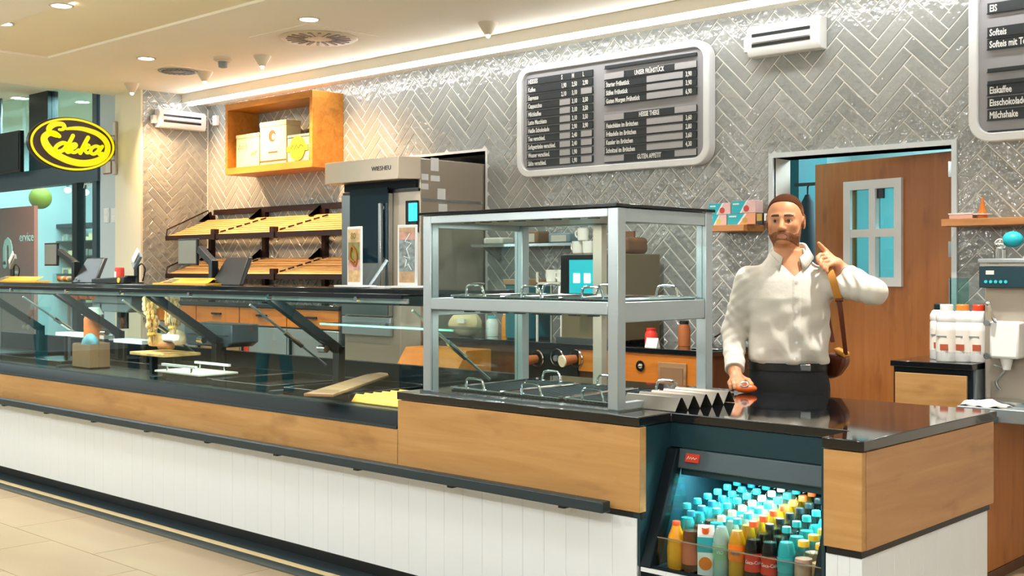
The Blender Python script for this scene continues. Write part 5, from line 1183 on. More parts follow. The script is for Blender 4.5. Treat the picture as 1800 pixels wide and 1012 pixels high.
syrup(1653, 5.98, 'cap_black', 'white syrup bottle with black cap at the left'); syrup(1664, 5.86, 'white_plastic', 'white syrup bottle with white cap'); syrup(1692, 5.90, 'cap_tan', 'white syrup bottle with orange cap'); syrup(1721, 5.92, 'cap_red', 'white syrup bottle with red cap at the right')
t = thing('sauce_jar', 'dark teal jar with white lid beside the soft ice machine', 'jar', (-2.34, 6.14, zr)); q = pY(1748, 600, 6.10); MB().lathe([(.045, .001), (.045, .10), (.04, .112)], (q.x, 6.10, zr), 20).build('body', 'bin_teal', t); MB().lathe([(.046, .112), (.046, .13)], (q.x, 6.10, zr), 20).build('lid', 'white_plastic', t)
mat('wafer', '#d9952f', .7, bump=.4, bscale=60)
t = thing('cone_stack', 'stack of orange wafer cones in a clear holder', 'wafer cones', (q.x, 6.10, zr + .131)); c0 = Vector((q.x, 6.10, zr + .1315))
for k in range(5): MB().lathe([(.026, .0), (.034, .028), (.036, .042), (.03, .042)], c0 + Vector((0, 0, k * .036)), 16, caps=False).build('cone', 'wafer', t)
MB().lathe([(.04, 0), (.04, .24)], c0, 20, caps=False).build('holder', 'acrylic', t)
q = pY(1693, 520, 6.40); t = thing('glass_panel', 'small blue-grey glass panel leaning behind the white bottles', 'panel', (q.x, 6.4, zr)); MB().box(q.x - .06, q.x + .04, 6.37, 6.38, zr + .001, zr + .42).build('sheet', 'pane_teal', t); MB().box(q.x - .065, q.x - .06, 6.365, 6.385, zr + .001, zr + .42).build('edge', 'tin_blue', t)

# ---- soft ice machine on its stand
ss = thing('machine_stand', 'low oak stand with steel top under the soft ice machine', 'cabinet', (-2.18, 5.9, 0))
MB().box(-2.28, -2.10, 5.05, 6.40, .05, .735).build('body', 'wood_door', ss, bev=.002); MB().box(-2.28, -2.095, 5.06, 6.40, 0, .05).build('plinth', 'wood_dark', ss); MB().box(-2.285, -2.085, 5.04, 5.55, .735, .765).build('top', 'granite', ss); MB().box(-2.285, -1.88, 5.56, 6.42, .735, .80).build('steel_top', 'steel', ss, bev=.004)
sm = thing('soft_ice_machine', 'stainless soft ice machine with dark control panel at the right edge', 'ice machine', (-2.1, 6.05, .80))
mx0, mx1, my = -2.268, -1.89, 5.86
MB().box(mx0, mx1, my, 6.40, .801, 1.48).build('body', 'steel_warm', sm, bev=.006)
za = pY(1770, 468, my - .06).z; z_b = pY(1770, 506, my - .06).z
MB().box(mx0 - .005, mx1, my - .06, my - .0005, z_b, za).build('control_panel', 'teal_panel', sm, bev=.004); MB().box(mx0 - .008, mx1, my - .07, 6.40, 1.481, 1.505).build('top', 'alu', sm, bev=.006); MB().box(mx0, mx1, my - .06, my - .0005, za + .001, 1.48).build('name_plate', 'off_white', sm)
a = pY(1745, 455, my - .06); letters('NISSEI', (mx0 + .035, my - .0615, za + .012), (1, 0, 0), (0, 0, 1), .022, 'black_plastic', sm, name='maker_lettering')
for k in range(5): MB().cyl((mx0 + .03 + k * .024, my - .061, z_b + .03), (mx0 + .03 + k * .024, my - .064, z_b + .03), .008, n=14).build('button', 'cap_cyan', sm)
MB().box(mx0 + .03, mx0 + .07, my - .063, my - .06, z_b + .065, z_b + .085).build('readout', 'off_white', sm)
q = pY(1768, 545, my - .05)
MB().box(mx0 + .06, mx0 + .20, my - .10, my - .0005, 1.02, 1.20).build('dispensing_head', 'white_plastic', sm, bev=.012); MB().cyl((mx0 + .13, my - .06, 1.02), (mx0 + .13, my - .06, .965), .03, .018).build('nozzle', 'white_plastic', sm)
MB().tube([(mx0 + .09, my - .10, 1.20), (mx0 + .085, my - .14, 1.24), (mx0 + .075, my - .15, 1.28)], .009).build('lever', 'chrome', sm); MB().ball((mx0 + .075, my - .15, 1.285), .014).build('lever_knob', 'chrome', sm)
for z in (1.03, 1.19): MB().cyl((mx0 + .05, my - .105, z), (mx0 + .05, my - .06, z), .016, n=12).build('wing_nut', 'chrome', sm)
MB().box(mx0 + .025, mx0 + .055, my - .003, my, 1.17, 1.20).build('warning_sticker', 'cap_tan', sm); MB().tube(catmull([(mx0 + .05, my - .01, .98), (mx0 + .1, my - .012, .96), (mx0 + .06, my - .012, .9), (mx0 + .08, my - .01, .86)], 5), .005).build('hose', 'alu', sm)
MB().box(mx0 + .01, mx1, my - .16, my - .0005, .801, .82).build('drip_tray', 'steel_plain', sm); MB().cyl((mx0 + .06, my + .05, 1.506), (mx0 + .06, my + .05, 1.55), .03).ball((mx0 + .06, my + .05, 1.575), .035).build('hopper_knob', 'chrome', sm); MB().ball((mx0 + .12, my + .05, 1.60), .05, .04, .04).build('hopper_cover', 'tea_teal', sm)
t = thing('cloth', 'crumpled white cloth lying on the steel machine stand', 'cloth', (-2.2, 5.64, .80)); mb = MB().box(0, 1, 0, 1, 0, 1); mb = MB(); n = 14; V = []; F = []
for i in range(n + 1):
    for j in range(n + 1):
        u, v = i / n, j / n; e = min(u, 1 - u, v, 1 - v); V.append((-2.282 + .21 * u + .01 * math.sin(9 * v), 5.575 + .10 * v + .012 * math.sin(7 * u), .803 + .03 * min(1, e * 6) * (.7 + .3 * math.sin(9 * u + 4 * v)) + .006 * math.sin(17 * u) * math.cos(13 * v)))
for i in range(n):
    for j in range(n): k = i * (n + 1) + j; F.append((k, k + n + 1, k + n + 2, k + 1))
o = mb.add(V, F).build('fabric', 'paper_white', t); sd_ = o.modifiers.new('solid', 'SOLIDIFY'); sd_.thickness = .004

# ================================================================== ON TOP OF THE GLASS DISPLAY
ZT = GT + .0265
def on_ledge(px, Y=4.2): return pY(px, 474, Y).x
def rect_panel(px0, px1, py0, py1, Y): a = pY(px0, py0, Y); b = pY(px1, py1, Y); return a.x, b.x, b.z, a.z
mat('screen_grey', '#75776f', .25); mat('dish_yellow', '#e9ab2c', .4); mat('can_red', '#b8331f', .4)
for k, (tb, mon, lab1) in enumerate((((79, 101, 427, 467), (133, 172, 453, 497), 'nearer the shop glass'), ((314, 347, 420, 466), (376, 428, 452, 497), 'in front of the bread shelf'))):
    x0, x1, z0, z1 = rect_panel(*tb[:2], *tb[2:], 4.22); u0, u1, w0, w1 = rect_panel(*mon[:2], *mon[2:], 4.2)
    t = thing('till_screen', 'black till with tilted monitor and small customer screen ' + lab1, 'till', ((u0 + u1) / 2, 4.2, ZT))
    MB().prism([(u0, 4.17, ZT + .0005), (u0 + .02, 4.28, w1), (u1 - .06, 4.28, w1), (u1, 4.17, ZT + .0005)], (0, .035, 0)).build('monitor', 'black_plastic', t, bev=.008)
    MB().box(u0 - .05, u0 - .01, 4.19, 4.24, ZT + .0005, ZT + .16).build('stand', 'black_plastic', t, bev=.004)
    MB().bar((u0 - .03, 4.215, ZT + .14), (x1 + .01, 4.235, z0 + (z1 - z0) * .6), .04, .05).build('arm', 'black_plastic', t, bev=.004)
    MB().box(x0, x1, 4.215, 4.235, z0, z1).build('customer_screen', 'black_plastic', t, bev=.004); MB().box(x0 + .008, x1 - .008, 4.213, 4.215, z0 + .012, z1 - .012).build('display', 'screen_grey', t)
    MB().cyl((u0 + .06, 4.175, ZT + .03), (u0 + .06, 4.168, ZT + .03), .012).build('port', 'chrome', t)
for px0, px1, lab in ((-6, 76, 'yellow money dish at the left edge of the display'), (285, 381, 'yellow money dish below the customer screen')):
    a = pY(px0, 500, 4.14).x; b = pY(px1, 500, 4.14).x; t = thing('money_dish', lab, 'dish', ((a + b) / 2, 4.14, ZT), 'yellow money dishes'); zf = ZT + .0006
    MB().prism([(a, 4.07, zf), (b - .02, 4.07, zf), (b, 4.10, zf), (b, 4.20, zf), (a, 4.20, zf)], (0, 0, .012)).build('base', 'dish_yellow', t)
    MB().prism([(a + .05, 4.085, zf + .012), (a + .08, 4.185, zf + .045), (b - .10, 4.185, zf + .045), (b - .03, 4.085, zf + .012)], (0, .012, 0)).build('sloping_face', 'dish_yellow', t, bev=.003)
    MB().prism([(a + .09, 4.083, zf + .016), (a + .105, 4.158, zf + .038), (a + .19, 4.158, zf + .038), (a + .20, 4.083, zf + .016)], (0, .003, 0)).build('insert', 'screen_grey', t)
x0, x1, z0, z1 = rect_panel(172, 229, 487, 497, 4.15); t = thing('card_terminal', 'black card terminal with round yellow button on the display', 'terminal', (x0, 4.15, ZT)); MB().prism([(x0, 4.10, ZT + .0006), (x1, 4.10, ZT + .0006), (x1, 4.10, ZT + .05), (x0, 4.10, ZT + .035)], (0, .12, 0)).build('body', 'black_plastic', t, bev=.006)
q = pY(209, 493, 4.1); MB().cyl((q.x, 4.10, ZT + .025), (q.x, 4.095, ZT + .025), .018, n=20).build('button', 'cap_yellow', t); MB().box(x1 - .02, x1 + .02, 4.12, 4.2, ZT + .05, ZT + .058).build('card_slot', 'black_plastic', t)
for px, lab in ((240, 'angled card reader on a black stand left of the bread shelf'), (22, 'angled card reader on a black stand at the left edge')):
    X = on_ledge(px); t = thing('card_reader', lab, 'card reader', (X, 4.2, ZT)); MB().cyl((X, 4.2, ZT + .0006), (X, 4.2, ZT + .13), .018, n=14).build('stand', 'black_plastic', t); MB().cyl((X, 4.2, ZT + .0006), (X, 4.2, ZT + .012), .05, n=20).build('base', 'black_plastic', t)
    MB().bar((X - .02, 4.19, ZT + .12), (X + .05, 4.20, ZT + .21), .07, .025, up=(0, -1, .4)).build('reader', 'grey_plastic', t, bev=.005); MB().bar((X + .0, 4.172, ZT + .16), (X + .055, 4.182, ZT + .235), .055, .006, up=(0, -1, .4)).build('slip', 'paper_white', t)
    MB().tube(catmull([(X + .02, 4.2, ZT + .12), (X + .07, 4.2, ZT + .14), (X + .08, 4.22, ZT + .10), (X + .03, 4.23, ZT + .02)], 5), .005).build('cable', 'black_plastic', t)
X = on_ledge(192); t = thing('red_can', 'red can with white print beside the pale wall', 'can', (X, 4.28, ZT)); MB().lathe([(.03, .0008), (.034, .006), (.034, .105), (.03, .115)], (X, 4.28, ZT), 20).build('body', 'can_red', t); MB().box(X - .012, X + .012, 4.2455, 4.2475, ZT + .03, ZT + .085).build('print', 'paper_white', t)
X = on_ledge(90); t = thing('pastry_box', 'clear box of pastries beside the left till', 'box', (X, 4.25, ZT)); MB().box(X - .06, X + .16, 4.24, 4.34, ZT + .001, ZT + .07).build('clear_box', 'acrylic', t)
for k in range(4): MB().ball((X - .03 + k * .05, 4.29, ZT + .028), .022, .03, .022, n=12, m=8).build('pastry', 'flour' if k % 2 else 'pumpkin', t)
# acrylic poster stands
def poster(px0, px1, pyt, Y, lab, cols, yaw):
    a = pY(px0, 450, Y); b = pY(px1, 450, Y); zt_ = pY((px0 + px1) / 2, pyt, Y).z; w = (b.x - a.x); cx = (a.x + b.x) / 2
    t = thing('poster_stand', lab, 'poster stand', (cx, Y, ZT)); R = Matrix.Translation((cx, Y, 0)) @ Matrix.Rotation(yaw, 4, 'Z')
    def bx(x0, x1, y0, y1, z0, z1, nm, m, bev=0): return MB().box(x0, x1, y0, y1, z0, z1).xf(R).build(nm, m, t, bev=bev)
    bx(-w * .9, w * .9, -.06, .06, ZT + .0006, ZT + .012, 'foot', 'white_plastic', .003)
    h = zt_ - ZT; bx(-w / 2, w / 2, -.006, .006, ZT + .012, zt_, 'frame', 'white_paint', .003); e = .012
    n = len(cols)
    for k, (m, f0, f1) in enumerate(cols): bx(-w / 2 + e, w / 2 - e, -.0075 - .0004 * k, -.006, ZT + .03 + (h - .045) * f0, ZT + .03 + (h - .045) * f1, 'poster_print', m)
    return t, R, w, h, zt_
mat('print_sand', '#d9b07a', .5, var=.35, vscale=22); mat('print_olive', '#8a7f3a', .5, var=.3, vscale=25); mat('print_pink', '#d9a090', .5, var=.3, vscale=18); mat('print_grey', '#8f9a9c', .5, var=.5, vscale=40); mat('print_tan', '#c7a07a', .5, var=.25, vscale=20)
t, R, w_, h_, z_ = poster(610, 638, 398, 4.2, 'white-framed poster of a pretzel on sand tones beside the oven', [('print_sand', 0, .22), ('print_pink', .22, .42), ('print_olive', .42, .75), ('print_sand', .75, 1)], -.1)
mb = MB().tube(catmull([(-.03, -.012, ZT + .15), (.02, -.012, ZT + .12), (.035, -.012, ZT + .18), (-.01, -.012, ZT + .23), (-.03, -.012, ZT + .17), (.015, -.012, ZT + .14)], 5), .006).xf(R); mb.build('pretzel_print', 'crust', t)
letters('80', R @ Vector((-.03, -.0095, z_ - .07)), R.to_3x3() @ Vector((1, 0, 0)), (0, 0, 1), .05, 'print_olive', t)
t, R, w_, h_, z_ = poster(703, 730, 395, 4.2, 'white-framed poster with vertical script nearest the hot case', [('print_tan', 0, .2), ('print_grey', .2, .78), ('print_pink', .78, .92), ('print_tan', .92, 1)], .25)
put(stroke([(0, 0), (.03, .02), (.01, .04), (.05, .03), (.07, .05), (.06, .01), (.11, .03), (.14, .0), (.15, .04), (.19, .01)], .004, .001).xf(frame_m(R @ Vector((.03, -.0095, ZT + .10)), (0, 0, 1), R.to_3x3() @ Vector((-1, 0, 0)))).mesh('script'), 'script', 'white_paint', t)
X = on_ledge(650); t = thing('wafer_stand', 'small clear acrylic display holder between the posters', 'holder', (X, 4.25, ZT)); MB().bar((X - .05, 4.22, ZT + .01), (X + .02, 4.30, ZT + .16), .05, .006, up=(0, -1, 0)).build('sheet', 'acrylic', t); MB().box(X - .08, X + .06, 4.2, 4.3, ZT + .0006, ZT + .008).build('foot', 'white_plastic', t)

# ---- oval shop sign
XS = -10.68
sg = thing('oval_sign', 'black and yellow oval shop sign on a wall bracket', 'sign', (XS, YCOL, 2.3)); mat('sign_black', '#2a1c10', .4); mat('sign_yellow', '#f2e400', .4, emit='#fff200', estr=.42)  # emission put into the yellow to brighten ring and letters
ca = pX(50, 252, XS); cb_ = pX(203, 258, XS); cy_ = (ca.y + cb_.y) / 2; ry = (cb_.y - ca.y) / 2; czt = pX(126, 206, XS).z; czb = pX(126, 301, XS).z; cz = (czt + czb) / 2; rz = (czt - czb) / 2
def ell(a, b, x, n=56): return [(x, cy_ + a * math.cos(2 * math.pi * k / n), cz + b * math.sin(2 * math.pi * k / n)) for k in range(n)]
MB().prism(ell(ry, rz, XS - .06), (.06, 0, 0)).build('body', 'sign_black', sg, bev=.008)
FM = frame_m((XS + .001, cy_, cz), (0, 1, 0), (0, 0, 1)); k_ = ry / 77.0     # sign-plane units: 1 = one photograph pixel
def sgn(pts, wd, nm, closed=False):
    wd *= .82
    P = [((p[0] - 126) * k_, (253 - p[1]) * (rz / 47.0)) + ((p[2] * k_ * .82,) if len(p) > 2 else ()) for p in pts]
    put(stroke(P, wd * k_, .01, closed).xf(FM).mesh(nm), nm, 'sign_yellow', sg)
sgn([(126 + 72.5 * math.cos(a), 253 - 43.5 * math.sin(a)) for a in [2 * math.pi * i / 64 for i in range(64)]], 2.1, 'outer_ring', True)
sw = [(114, 227, 2.6), (126, 225, 3.6), (140, 224.5, 4.4), (156, 227, 5), (170, 231.5, 5.4), (182, 240, 5.8), (188, 252, 6), (185, 266, 6.2), (174, 276, 6.6), (158, 282.5, 7), (140, 285, 7), (120, 282.5, 7), (102, 276, 7.4), (88, 268, 7.8), (78, 257, 7.8), (75, 246, 7), (82, 238, 6), (93, 237, 5.5), (101, 241, 4)]
sgn([tuple(p) for p in catmull([(a, b, c) for a, b, c in sw], 5)], 5, 'swash')
sgn([tuple(p) for p in catmull([(96, 240, 4.5), (86, 237, 4.5), (83, 230, 5.5), (89, 223, 6), (98, 220, 5), (107, 220, 4.5), (110, 225, 4), (106, 229, 3.2), (101, 229.5, 2.6)], 6)], 4, 'letter_e_top')
def let(nm, strokes):
    for pts, wd in strokes: sgn([tuple(p) for p in catmull([(a, b, 0) for a, b in pts], 5)] if False else [(p.x, p.y) for p in catmull([(a, b, 0) for a, b in pts], 5)], wd, nm)
let('letter_d', [([(116, 254), (107, 252), (97, 258), (94, 265), (99, 267.5), (108, 264), (114, 256)], 4.2), ([(125, 238), (119, 250), (113, 262), (116, 267), (122, 265)], 4.0)])
let('letter_e', [([(119, 262), (127, 259), (131, 254), (127, 252), (121, 258), (121, 265), (128, 267), (135, 262)], 3.4)])
let('letter_k', [([(152, 239), (146, 250), (138, 267)], 4.2), ([(141, 259), (149, 252), (154, 254), (148, 259), (146, 261), (150, 266), (156, 264)], 3.3)])
let('letter_a', [([(174, 255), (166, 253), (158, 258), (157, 265), (163, 267), (170, 261), (174, 255)], 3.6), ([(178, 252.5), (172, 262), (172, 267), (178, 265)], 3.4)])
for z in (cz + .12, cz - .12): MB().bar((XS - .03, cy_ + ry * .9, z), (XS - .03, YCOL - .02, z), .014, .014).build('bracket_bar', 'steel_warm', sg)
MB().box(XS - .06, XS, YCOL - .045, YCOL - .0205, cz - .26, cz + .26).build('bracket_plate', 'steel_warm', sg, bev=.006)
# ================================================================== THE MAN BEHIND THE COUNTER
class Field:
    def __init__(s, lo, hi, h):
        s.lo = np.array(lo, np.float32); s.h = h
        s.n = [int(math.ceil((b - a) / h)) + 1 for a, b in zip(lo, hi)]
        s.ax = [s.lo[i] + h * np.arange(s.n[i], dtype=np.float32) for i in range(3)]
        s.F = np.full(s.n, 0.3, np.float32)
    def sub(s, lo, hi):
        sl = []
        for i in range(3):
            a = max(0, int((lo[i] - s.lo[i]) / s.h)); b = min(s.n[i], int((hi[i] - s.lo[i]) / s.h) + 2); sl.append(slice(a, max(a, b)))
        X = s.ax[0][sl[0]][:, None, None]; Y = s.ax[1][sl[1]][None, :, None]; Z = s.ax[2][sl[2]][None, None, :]
        return tuple(sl), X, Y, Z
    def comb(s, sl, d, k, op='u'):
        f = s.F[sl]
        if op == 'u':
            if k > 0:
                h = np.clip(.5 + .5 * (f - d) / k, 0, 1); s.F[sl] = f * (1 - h) + d * h - k * h * (1 - h)
            else: s.F[sl] = np.minimum(f, d)
        else:           # subtract d
            if k > 0:
                h = np.clip(.5 - .5 * (f + d) / k, 0, 1); s.F[sl] = f * (1 - h) + (-d) * h + k * h * (1 - h)
            else: s.F[sl] = np.maximum(f, -d)
    def cap(s, a, b, ra, rb=None, k=.02, op='u', wr=None):
        rb = ra if rb is None else rb; a = np.array(a, np.float32); b = np.array(b, np.float32); m = max(ra, rb) + k * 1.5 + .03
        sl, X, Y, Z = s.sub(np.minimum(a, b) - m, np.maximum(a, b) + m); d = b - a; L = float((d * d).sum()) + 1e-9
        t = np.clip(((X - a[0]) * d[0] + (Y - a[1]) * d[1] + (Z - a[2]) * d[2]) / L, 0, 1)
        r = np.sqrt((X - a[0] - t * d[0]) ** 2 + (Y - a[1] - t * d[1]) ** 2 + (Z - a[2] - t * d[2]) ** 2) - (ra + (rb - ra) * t)
        if wr is not None: r = r + wr(t, X, Y, Z)
        s.comb(sl, r, k, op)
    def ell(s, c, r, k=.02, op='u', R=None):
        c = np.array(c, np.float32); m = max(r) + k * 1.5 + .03; sl, X, Y, Z = s.sub(c - m, c + m); x, y, z = X - c[0], Y - c[1], Z - c[2]
        if R is not None: x, y, z = (R[0][0] * x + R[1][0] * y + R[2][0] * z, R[0][1] * x + R[1][1] * y + R[2][1] * z, R[0][2] * x + R[1][2] * y + R[2][2] * z)
        k0 = np.sqrt((x / r[0]) ** 2 + (y / r[1]) ** 2 + (z / r[2]) ** 2); k1 = np.sqrt((x / r[0] ** 2) ** 2 + (y / r[1] ** 2) ** 2 + (z / r[2] ** 2) ** 2) + 1e-9
        s.comb(sl, k0 * (k0 - 1) / k1, k, op)
    def loft(s, secs, k=.02, grow=0.0, disp=None):
        zs = [q[0] for q in secs]; sl, X, Y, Z = s.sub((-.4, -.4, zs[0] - .06), (.4, .4, zs[-1] + .06))
        ip = lambda j: np.interp(Z, zs, [q[j] for q in secs]).astype(np.float32)
        a, b, cx, cy = ip(1) + grow, ip(2) + grow, ip(3), ip(4); p = 2.4
        q = (np.abs((X - cx) / a) ** p + np.abs((Y - cy) / b) ** p) ** (1 / p); d = (q - 1) * np.minimum(a, b)
        if disp is not None: d = d + disp(X, Y, Z)
        d = np.maximum(d, np.maximum(zs[0] - Z, Z - zs[-1])); s.comb(sl, d, k)
    def mesh(s):
        F = s.F; S = F < 0; n = s.n; C = [(i, j, k) for i in (0, 1) for j in (0, 1) for k in (0, 1)]
        cnt = np.zeros([m - 1 for m in n], np.int8)
        for i, j, k in C: cnt += S[i:n[0] - 1 + i, j:n[1] - 1 + j, k:n[2] - 1 + k]
        I = np.argwhere((cnt > 0) & (cnt < 8)); idx = np.full([m - 1 for m in n], -1, np.int32); idx[I[:, 0], I[:, 1], I[:, 2]] = np.arange(len(I))
        V = {c: F[I[:, 0] + c[0], I[:, 1] + c[1], I[:, 2] + c[2]] for c in C}; acc = np.zeros((len(I), 3)); num = np.zeros(len(I))
        for c in C:
            for ax in range(3):
                if c[ax] == 0:
                    e = list(c); e[ax] = 1; e = tuple(e); a, b = V[c], V[e]; m = (a < 0) != (b < 0); t = np.where(m, a / np.where(a - b == 0, 1, a - b), 0)
                    P = np.tile(np.array(c, float), (len(I), 1)); P[:, ax] = t; acc[m] += P[m]; num[m] += 1
        P = s.lo + (I + acc / num[:, None]) * s.h; Q = []
        for ax in range(3):
            b1, b2 = [(1, 2), (2, 0), (0, 1)][ax]; sa = [slice(None)] * 3; sb = [slice(None)] * 3; sa[ax] = slice(0, n[ax] - 1); sb[ax] = slice(1, n[ax])
            A, B = S[tuple(sa)], S[tuple(sb)]; E = np.argwhere(A != B); E = E[(E[:, b1] > 0) & (E[:, b2] > 0) & (E[:, b1] < n[b1] - 1) & (E[:, b2] < n[b2] - 1)]
            ins = A[E[:, 0], E[:, 1], E[:, 2]]; q = []
            for o1, o2 in ((-1, -1), (0, -1), (0, 0), (-1, 0)):
                G = E.copy(); G[:, b1] += o1; G[:, b2] += o2; q.append(idx[G[:, 0], G[:, 1], G[:, 2]])
            q = np.stack(q, 1); q[~ins] = q[~ins][:, ::-1]; Q.append(q)
        Q = np.concatenate(Q); Q = Q[(Q >= 0).all(1)]
        return P, Q
    def build(s, name, m, parent, smooth=2, mats=None):
        P, Q = s.mesh(); me = bpy.data.meshes.new(name); me.from_pydata(P.tolist(), [], Q.tolist()); me.shade_smooth(); me.update()
        o = bpy.data.objects.new(name, me); COL.objects.link(o); o.parent = parent
        for mm in ([m] + (mats or [])): me.materials.append(MATS[mm])
        if smooth:
            sm_ = o.modifiers.new('smooth', 'SMOOTH'); sm_.factor = .5; sm_.iterations = smooth
        return o, P, Q
    def front(s, x, z):     # first surface met from the viewer's side
        i = int(round((x - s.lo[0]) / s.h)); k = int(round((z - s.lo[2]) / s.h)); col = s.F[i, :, k]; j = int(np.argmax(col < 0)); return float(s.ax[1][j]) - s.h * .5

mat('skin', '#c98a60', .5, sss=.12, var=.06, vscale=14); mat('lip', '#b06c50', .45); mat('hair', '#46291a', .75, var=.4, vscale=60, bump=.5, bscale=220); mat('beard', '#8a5734', .8, var=.35, vscale=90, bump=.5, bscale=260)
mat('shirt', '#d6d0c3', .85, var=.04, vscale=10, bump=.25, bscale=24); mat('trousers', '#14171b', .7, bump=.2, bscale=20); mat('belt', '#0b0c0d', .35); mat('eye_white', '#d9d2c8', .3); mat('iris', '#2c1a10', .6); mat('strap_mustard', '#b87a1e', .6); mat('leather', '#5c2a12', .5, var=.2, vscale=12)
def fade_mat(name, c0, c1, z0, z1):      # short-cropped sides: colour runs from near-skin to hair with height
    m, nt, N, L, b = nodes_of(name); tc = N.new('ShaderNodeTexCoord'); sp = N.new('ShaderNodeSeparateXYZ'); L.new(tc.outputs['Object'], sp.inputs[0])
    nz = N.new('ShaderNodeTexNoise'); nz.inputs['Scale'].default_value = 120; L.new(tc.outputs['Object'], nz.inputs['Vector'])
    ad = N.new('ShaderNodeMath'); ad.operation = 'MULTIPLY_ADD'; ad.inputs[1].default_value = .03; L.new(nz.outputs['Fac'], ad.inputs[0]); L.new(sp.outputs['Z'], ad.inputs[2])
    mr = N.new('ShaderNodeMapRange'); mr.inputs['From Min'].default_value = z0 + .015; mr.inputs['From Max'].default_value = z1 + .015; L.new(ad.outputs[0], mr.inputs['Value'])
    r = N.new('ShaderNodeValToRGB'); r.color_ramp.elements[0].color = hexc(c0); r.color_ramp.elements[1].color = hexc(c1); L.new(mr.outputs[0], r.inputs[0]); L.new(r.outputs[0], b.inputs['Base Color']); b.inputs['Roughness'].default_value = .9; b.inputs['Specular IOR Level'].default_value = .1; MATS[name] = m
fade_mat('hair_fade', '#9a623c', '#43240f', 1.672, 1.745)
man = thing('person', 'man in a white shirt and black trousers holding a bag strap', 'person', (-2.762, 4.81, 0), rz=math.radians(29.9))
HP = np.array((-.012, 0.0, 1.68)); al = math.radians(-9); RH = [[math.cos(al), -math.sin(al), 0], [math.sin(al), math.cos(al), 0], [0, 0, 1]]
def hl(x, y, z): return (HP[0] + RH[0][0] * x + RH[0][1] * y, HP[1] + RH[1][0] * x + RH[1][1] * y, HP[2] + z)
def head(S):
    S.ell(hl(0, .012, .035), (.079, .097, .083), .02, R=RH); S.ell(hl(0, -.018, -.02), (.0715, .076, .09), .03, R=RH); S.ell(hl(0, -.032, -.070), (.062, .057, .048), .03, R=RH)
    S.ell(hl(0, -.078, -.098), (.024, .016, .018), .02, R=RH)
    for sx in (-1, 1):
        S.ell(hl(sx * .040, -.062, -.028), (.024, .022, .022), .02, R=RH); S.cap(hl(sx * .012, -.087, .014), hl(sx * .046, -.071, .012), .010, .009, .012)
        S.ell(hl(sx * .031, -.094, -.009), (.019, .014, .011), .008, 's', R=RH)
        S.cap(hl(sx * .017, -.0865, .0), hl(sx * .044, -.0775, -.002), .0045, .0045, .006)
        S.ell(hl(sx * .082, .014, -.012), (.009, .021, .033), .008, R=RH); S.ell(hl(sx * .091, .010, -.010), (.006, .012, .022), .006, 's', R=RH)
        S.ell(hl(sx * .011, -.101, -.044), (.009, .010, .008), .006, R=RH)
    S.cap(hl(0, -.088, .006), hl(0, -.111, -.041), .008, .0125, .010)
    S.cap(hl(-.019, -.087, -.071), hl(.019, -.087, -.071), .0065, .0065, .008); S.cap(hl(-.015, -.088, -.083), hl(.015, -.088, -.083), .0075, .0075, .008)
    S.cap(hl(-.022, -.099, -.077), hl(.022, -.099, -.077), .0025, .0025, .003, 's')
TORSO = [(.88, .165, .115, .0, .01), (.98, .168, .118, .0, .01), (1.08, .166, .116, .004, .01), (1.20, .168, .118, .006, .01), (1.32, .178, .118, .006, .01), (1.40, .165, .10, .004, .015), (1.455, .125, .08, .002, .02), (1.50, .075, .065, .0, .02), (1.53, .058, .058, .0, .02)]
SA, EA, WA = (-.172, .01, 1.400), (-.246, .055, 1.165), (-.234, -.15, .990)
SB, EB, WB = (.178, .01, 1.400), (.368, -.18, 1.352), (.246, -.045, 1.447)
B = Field((-.36, -.34, -.01), (.46, .22, 1.83), .0038)
B.loft(TORSO, .02); B.cap((.0, .022, 1.44), (-.008, .008, 1.62), .062, .056, .03)
B.cap((.01, -.042, 1.41), (0, -.025, 1.47), .04, .035, .03)
head(B)
B.cap(SA, EA, .052, .042, .04); B.cap(EA, WA, .042, .028, .02); B.cap(SB, EB, .052, .042, .04); B.cap(EB, WB, .042, .028, .02)
for sx in (-1, 1):
    B.cap((sx * .085, .01, .90), (sx * .10, .0, .50), .082, .055, .03); B.cap((sx * .10, .0, .50), (sx * .105, .03, .08), .055, .038, .02); B.cap((sx * .105, .04, .045), (sx * .115, -.13, .035), .042, .036, .02)
# hand resting on the worktop, fingers closed on the orange roll
B.cap(WA, (-.222, -.195, .960), .026, .031, .015)
kn = [(-.252, -.212, .945), (-.236, -.226, .952), (-.217, -.233, .955), (-.198, -.232, .955)]
for q in kn: B.cap((-.224, -.185, .965), q, .020, .0125, .012)
for (kx, ky, kz), (dx, L) in zip(kn, ((.004, .8), (.004, .95), (.003, 1.0), (.0, .95))):
    p1 = (kx + dx, ky - .030 * L, kz - .012); p2 = (kx + dx * 2, ky - .040 * L, kz - .024); p3 = (kx + dx * 3, ky - .030 * L, kz - .030)
    B.cap((kx, ky, kz), p1, .0105, .0095, .005); B.cap(p1, p2, .0095, .009, .004); B.cap(p2, p3, .009, .008, .004)
B.cap((-.212, -.178, .966), (-.172, -.205, .955), .015, .012, .01); B.cap((-.172, -.205, .955), (-.158, -.232, .942), .012, .0105, .005); B.cap((-.158, -.232, .942), (-.160, -.252, .932), .0105, .009, .004)
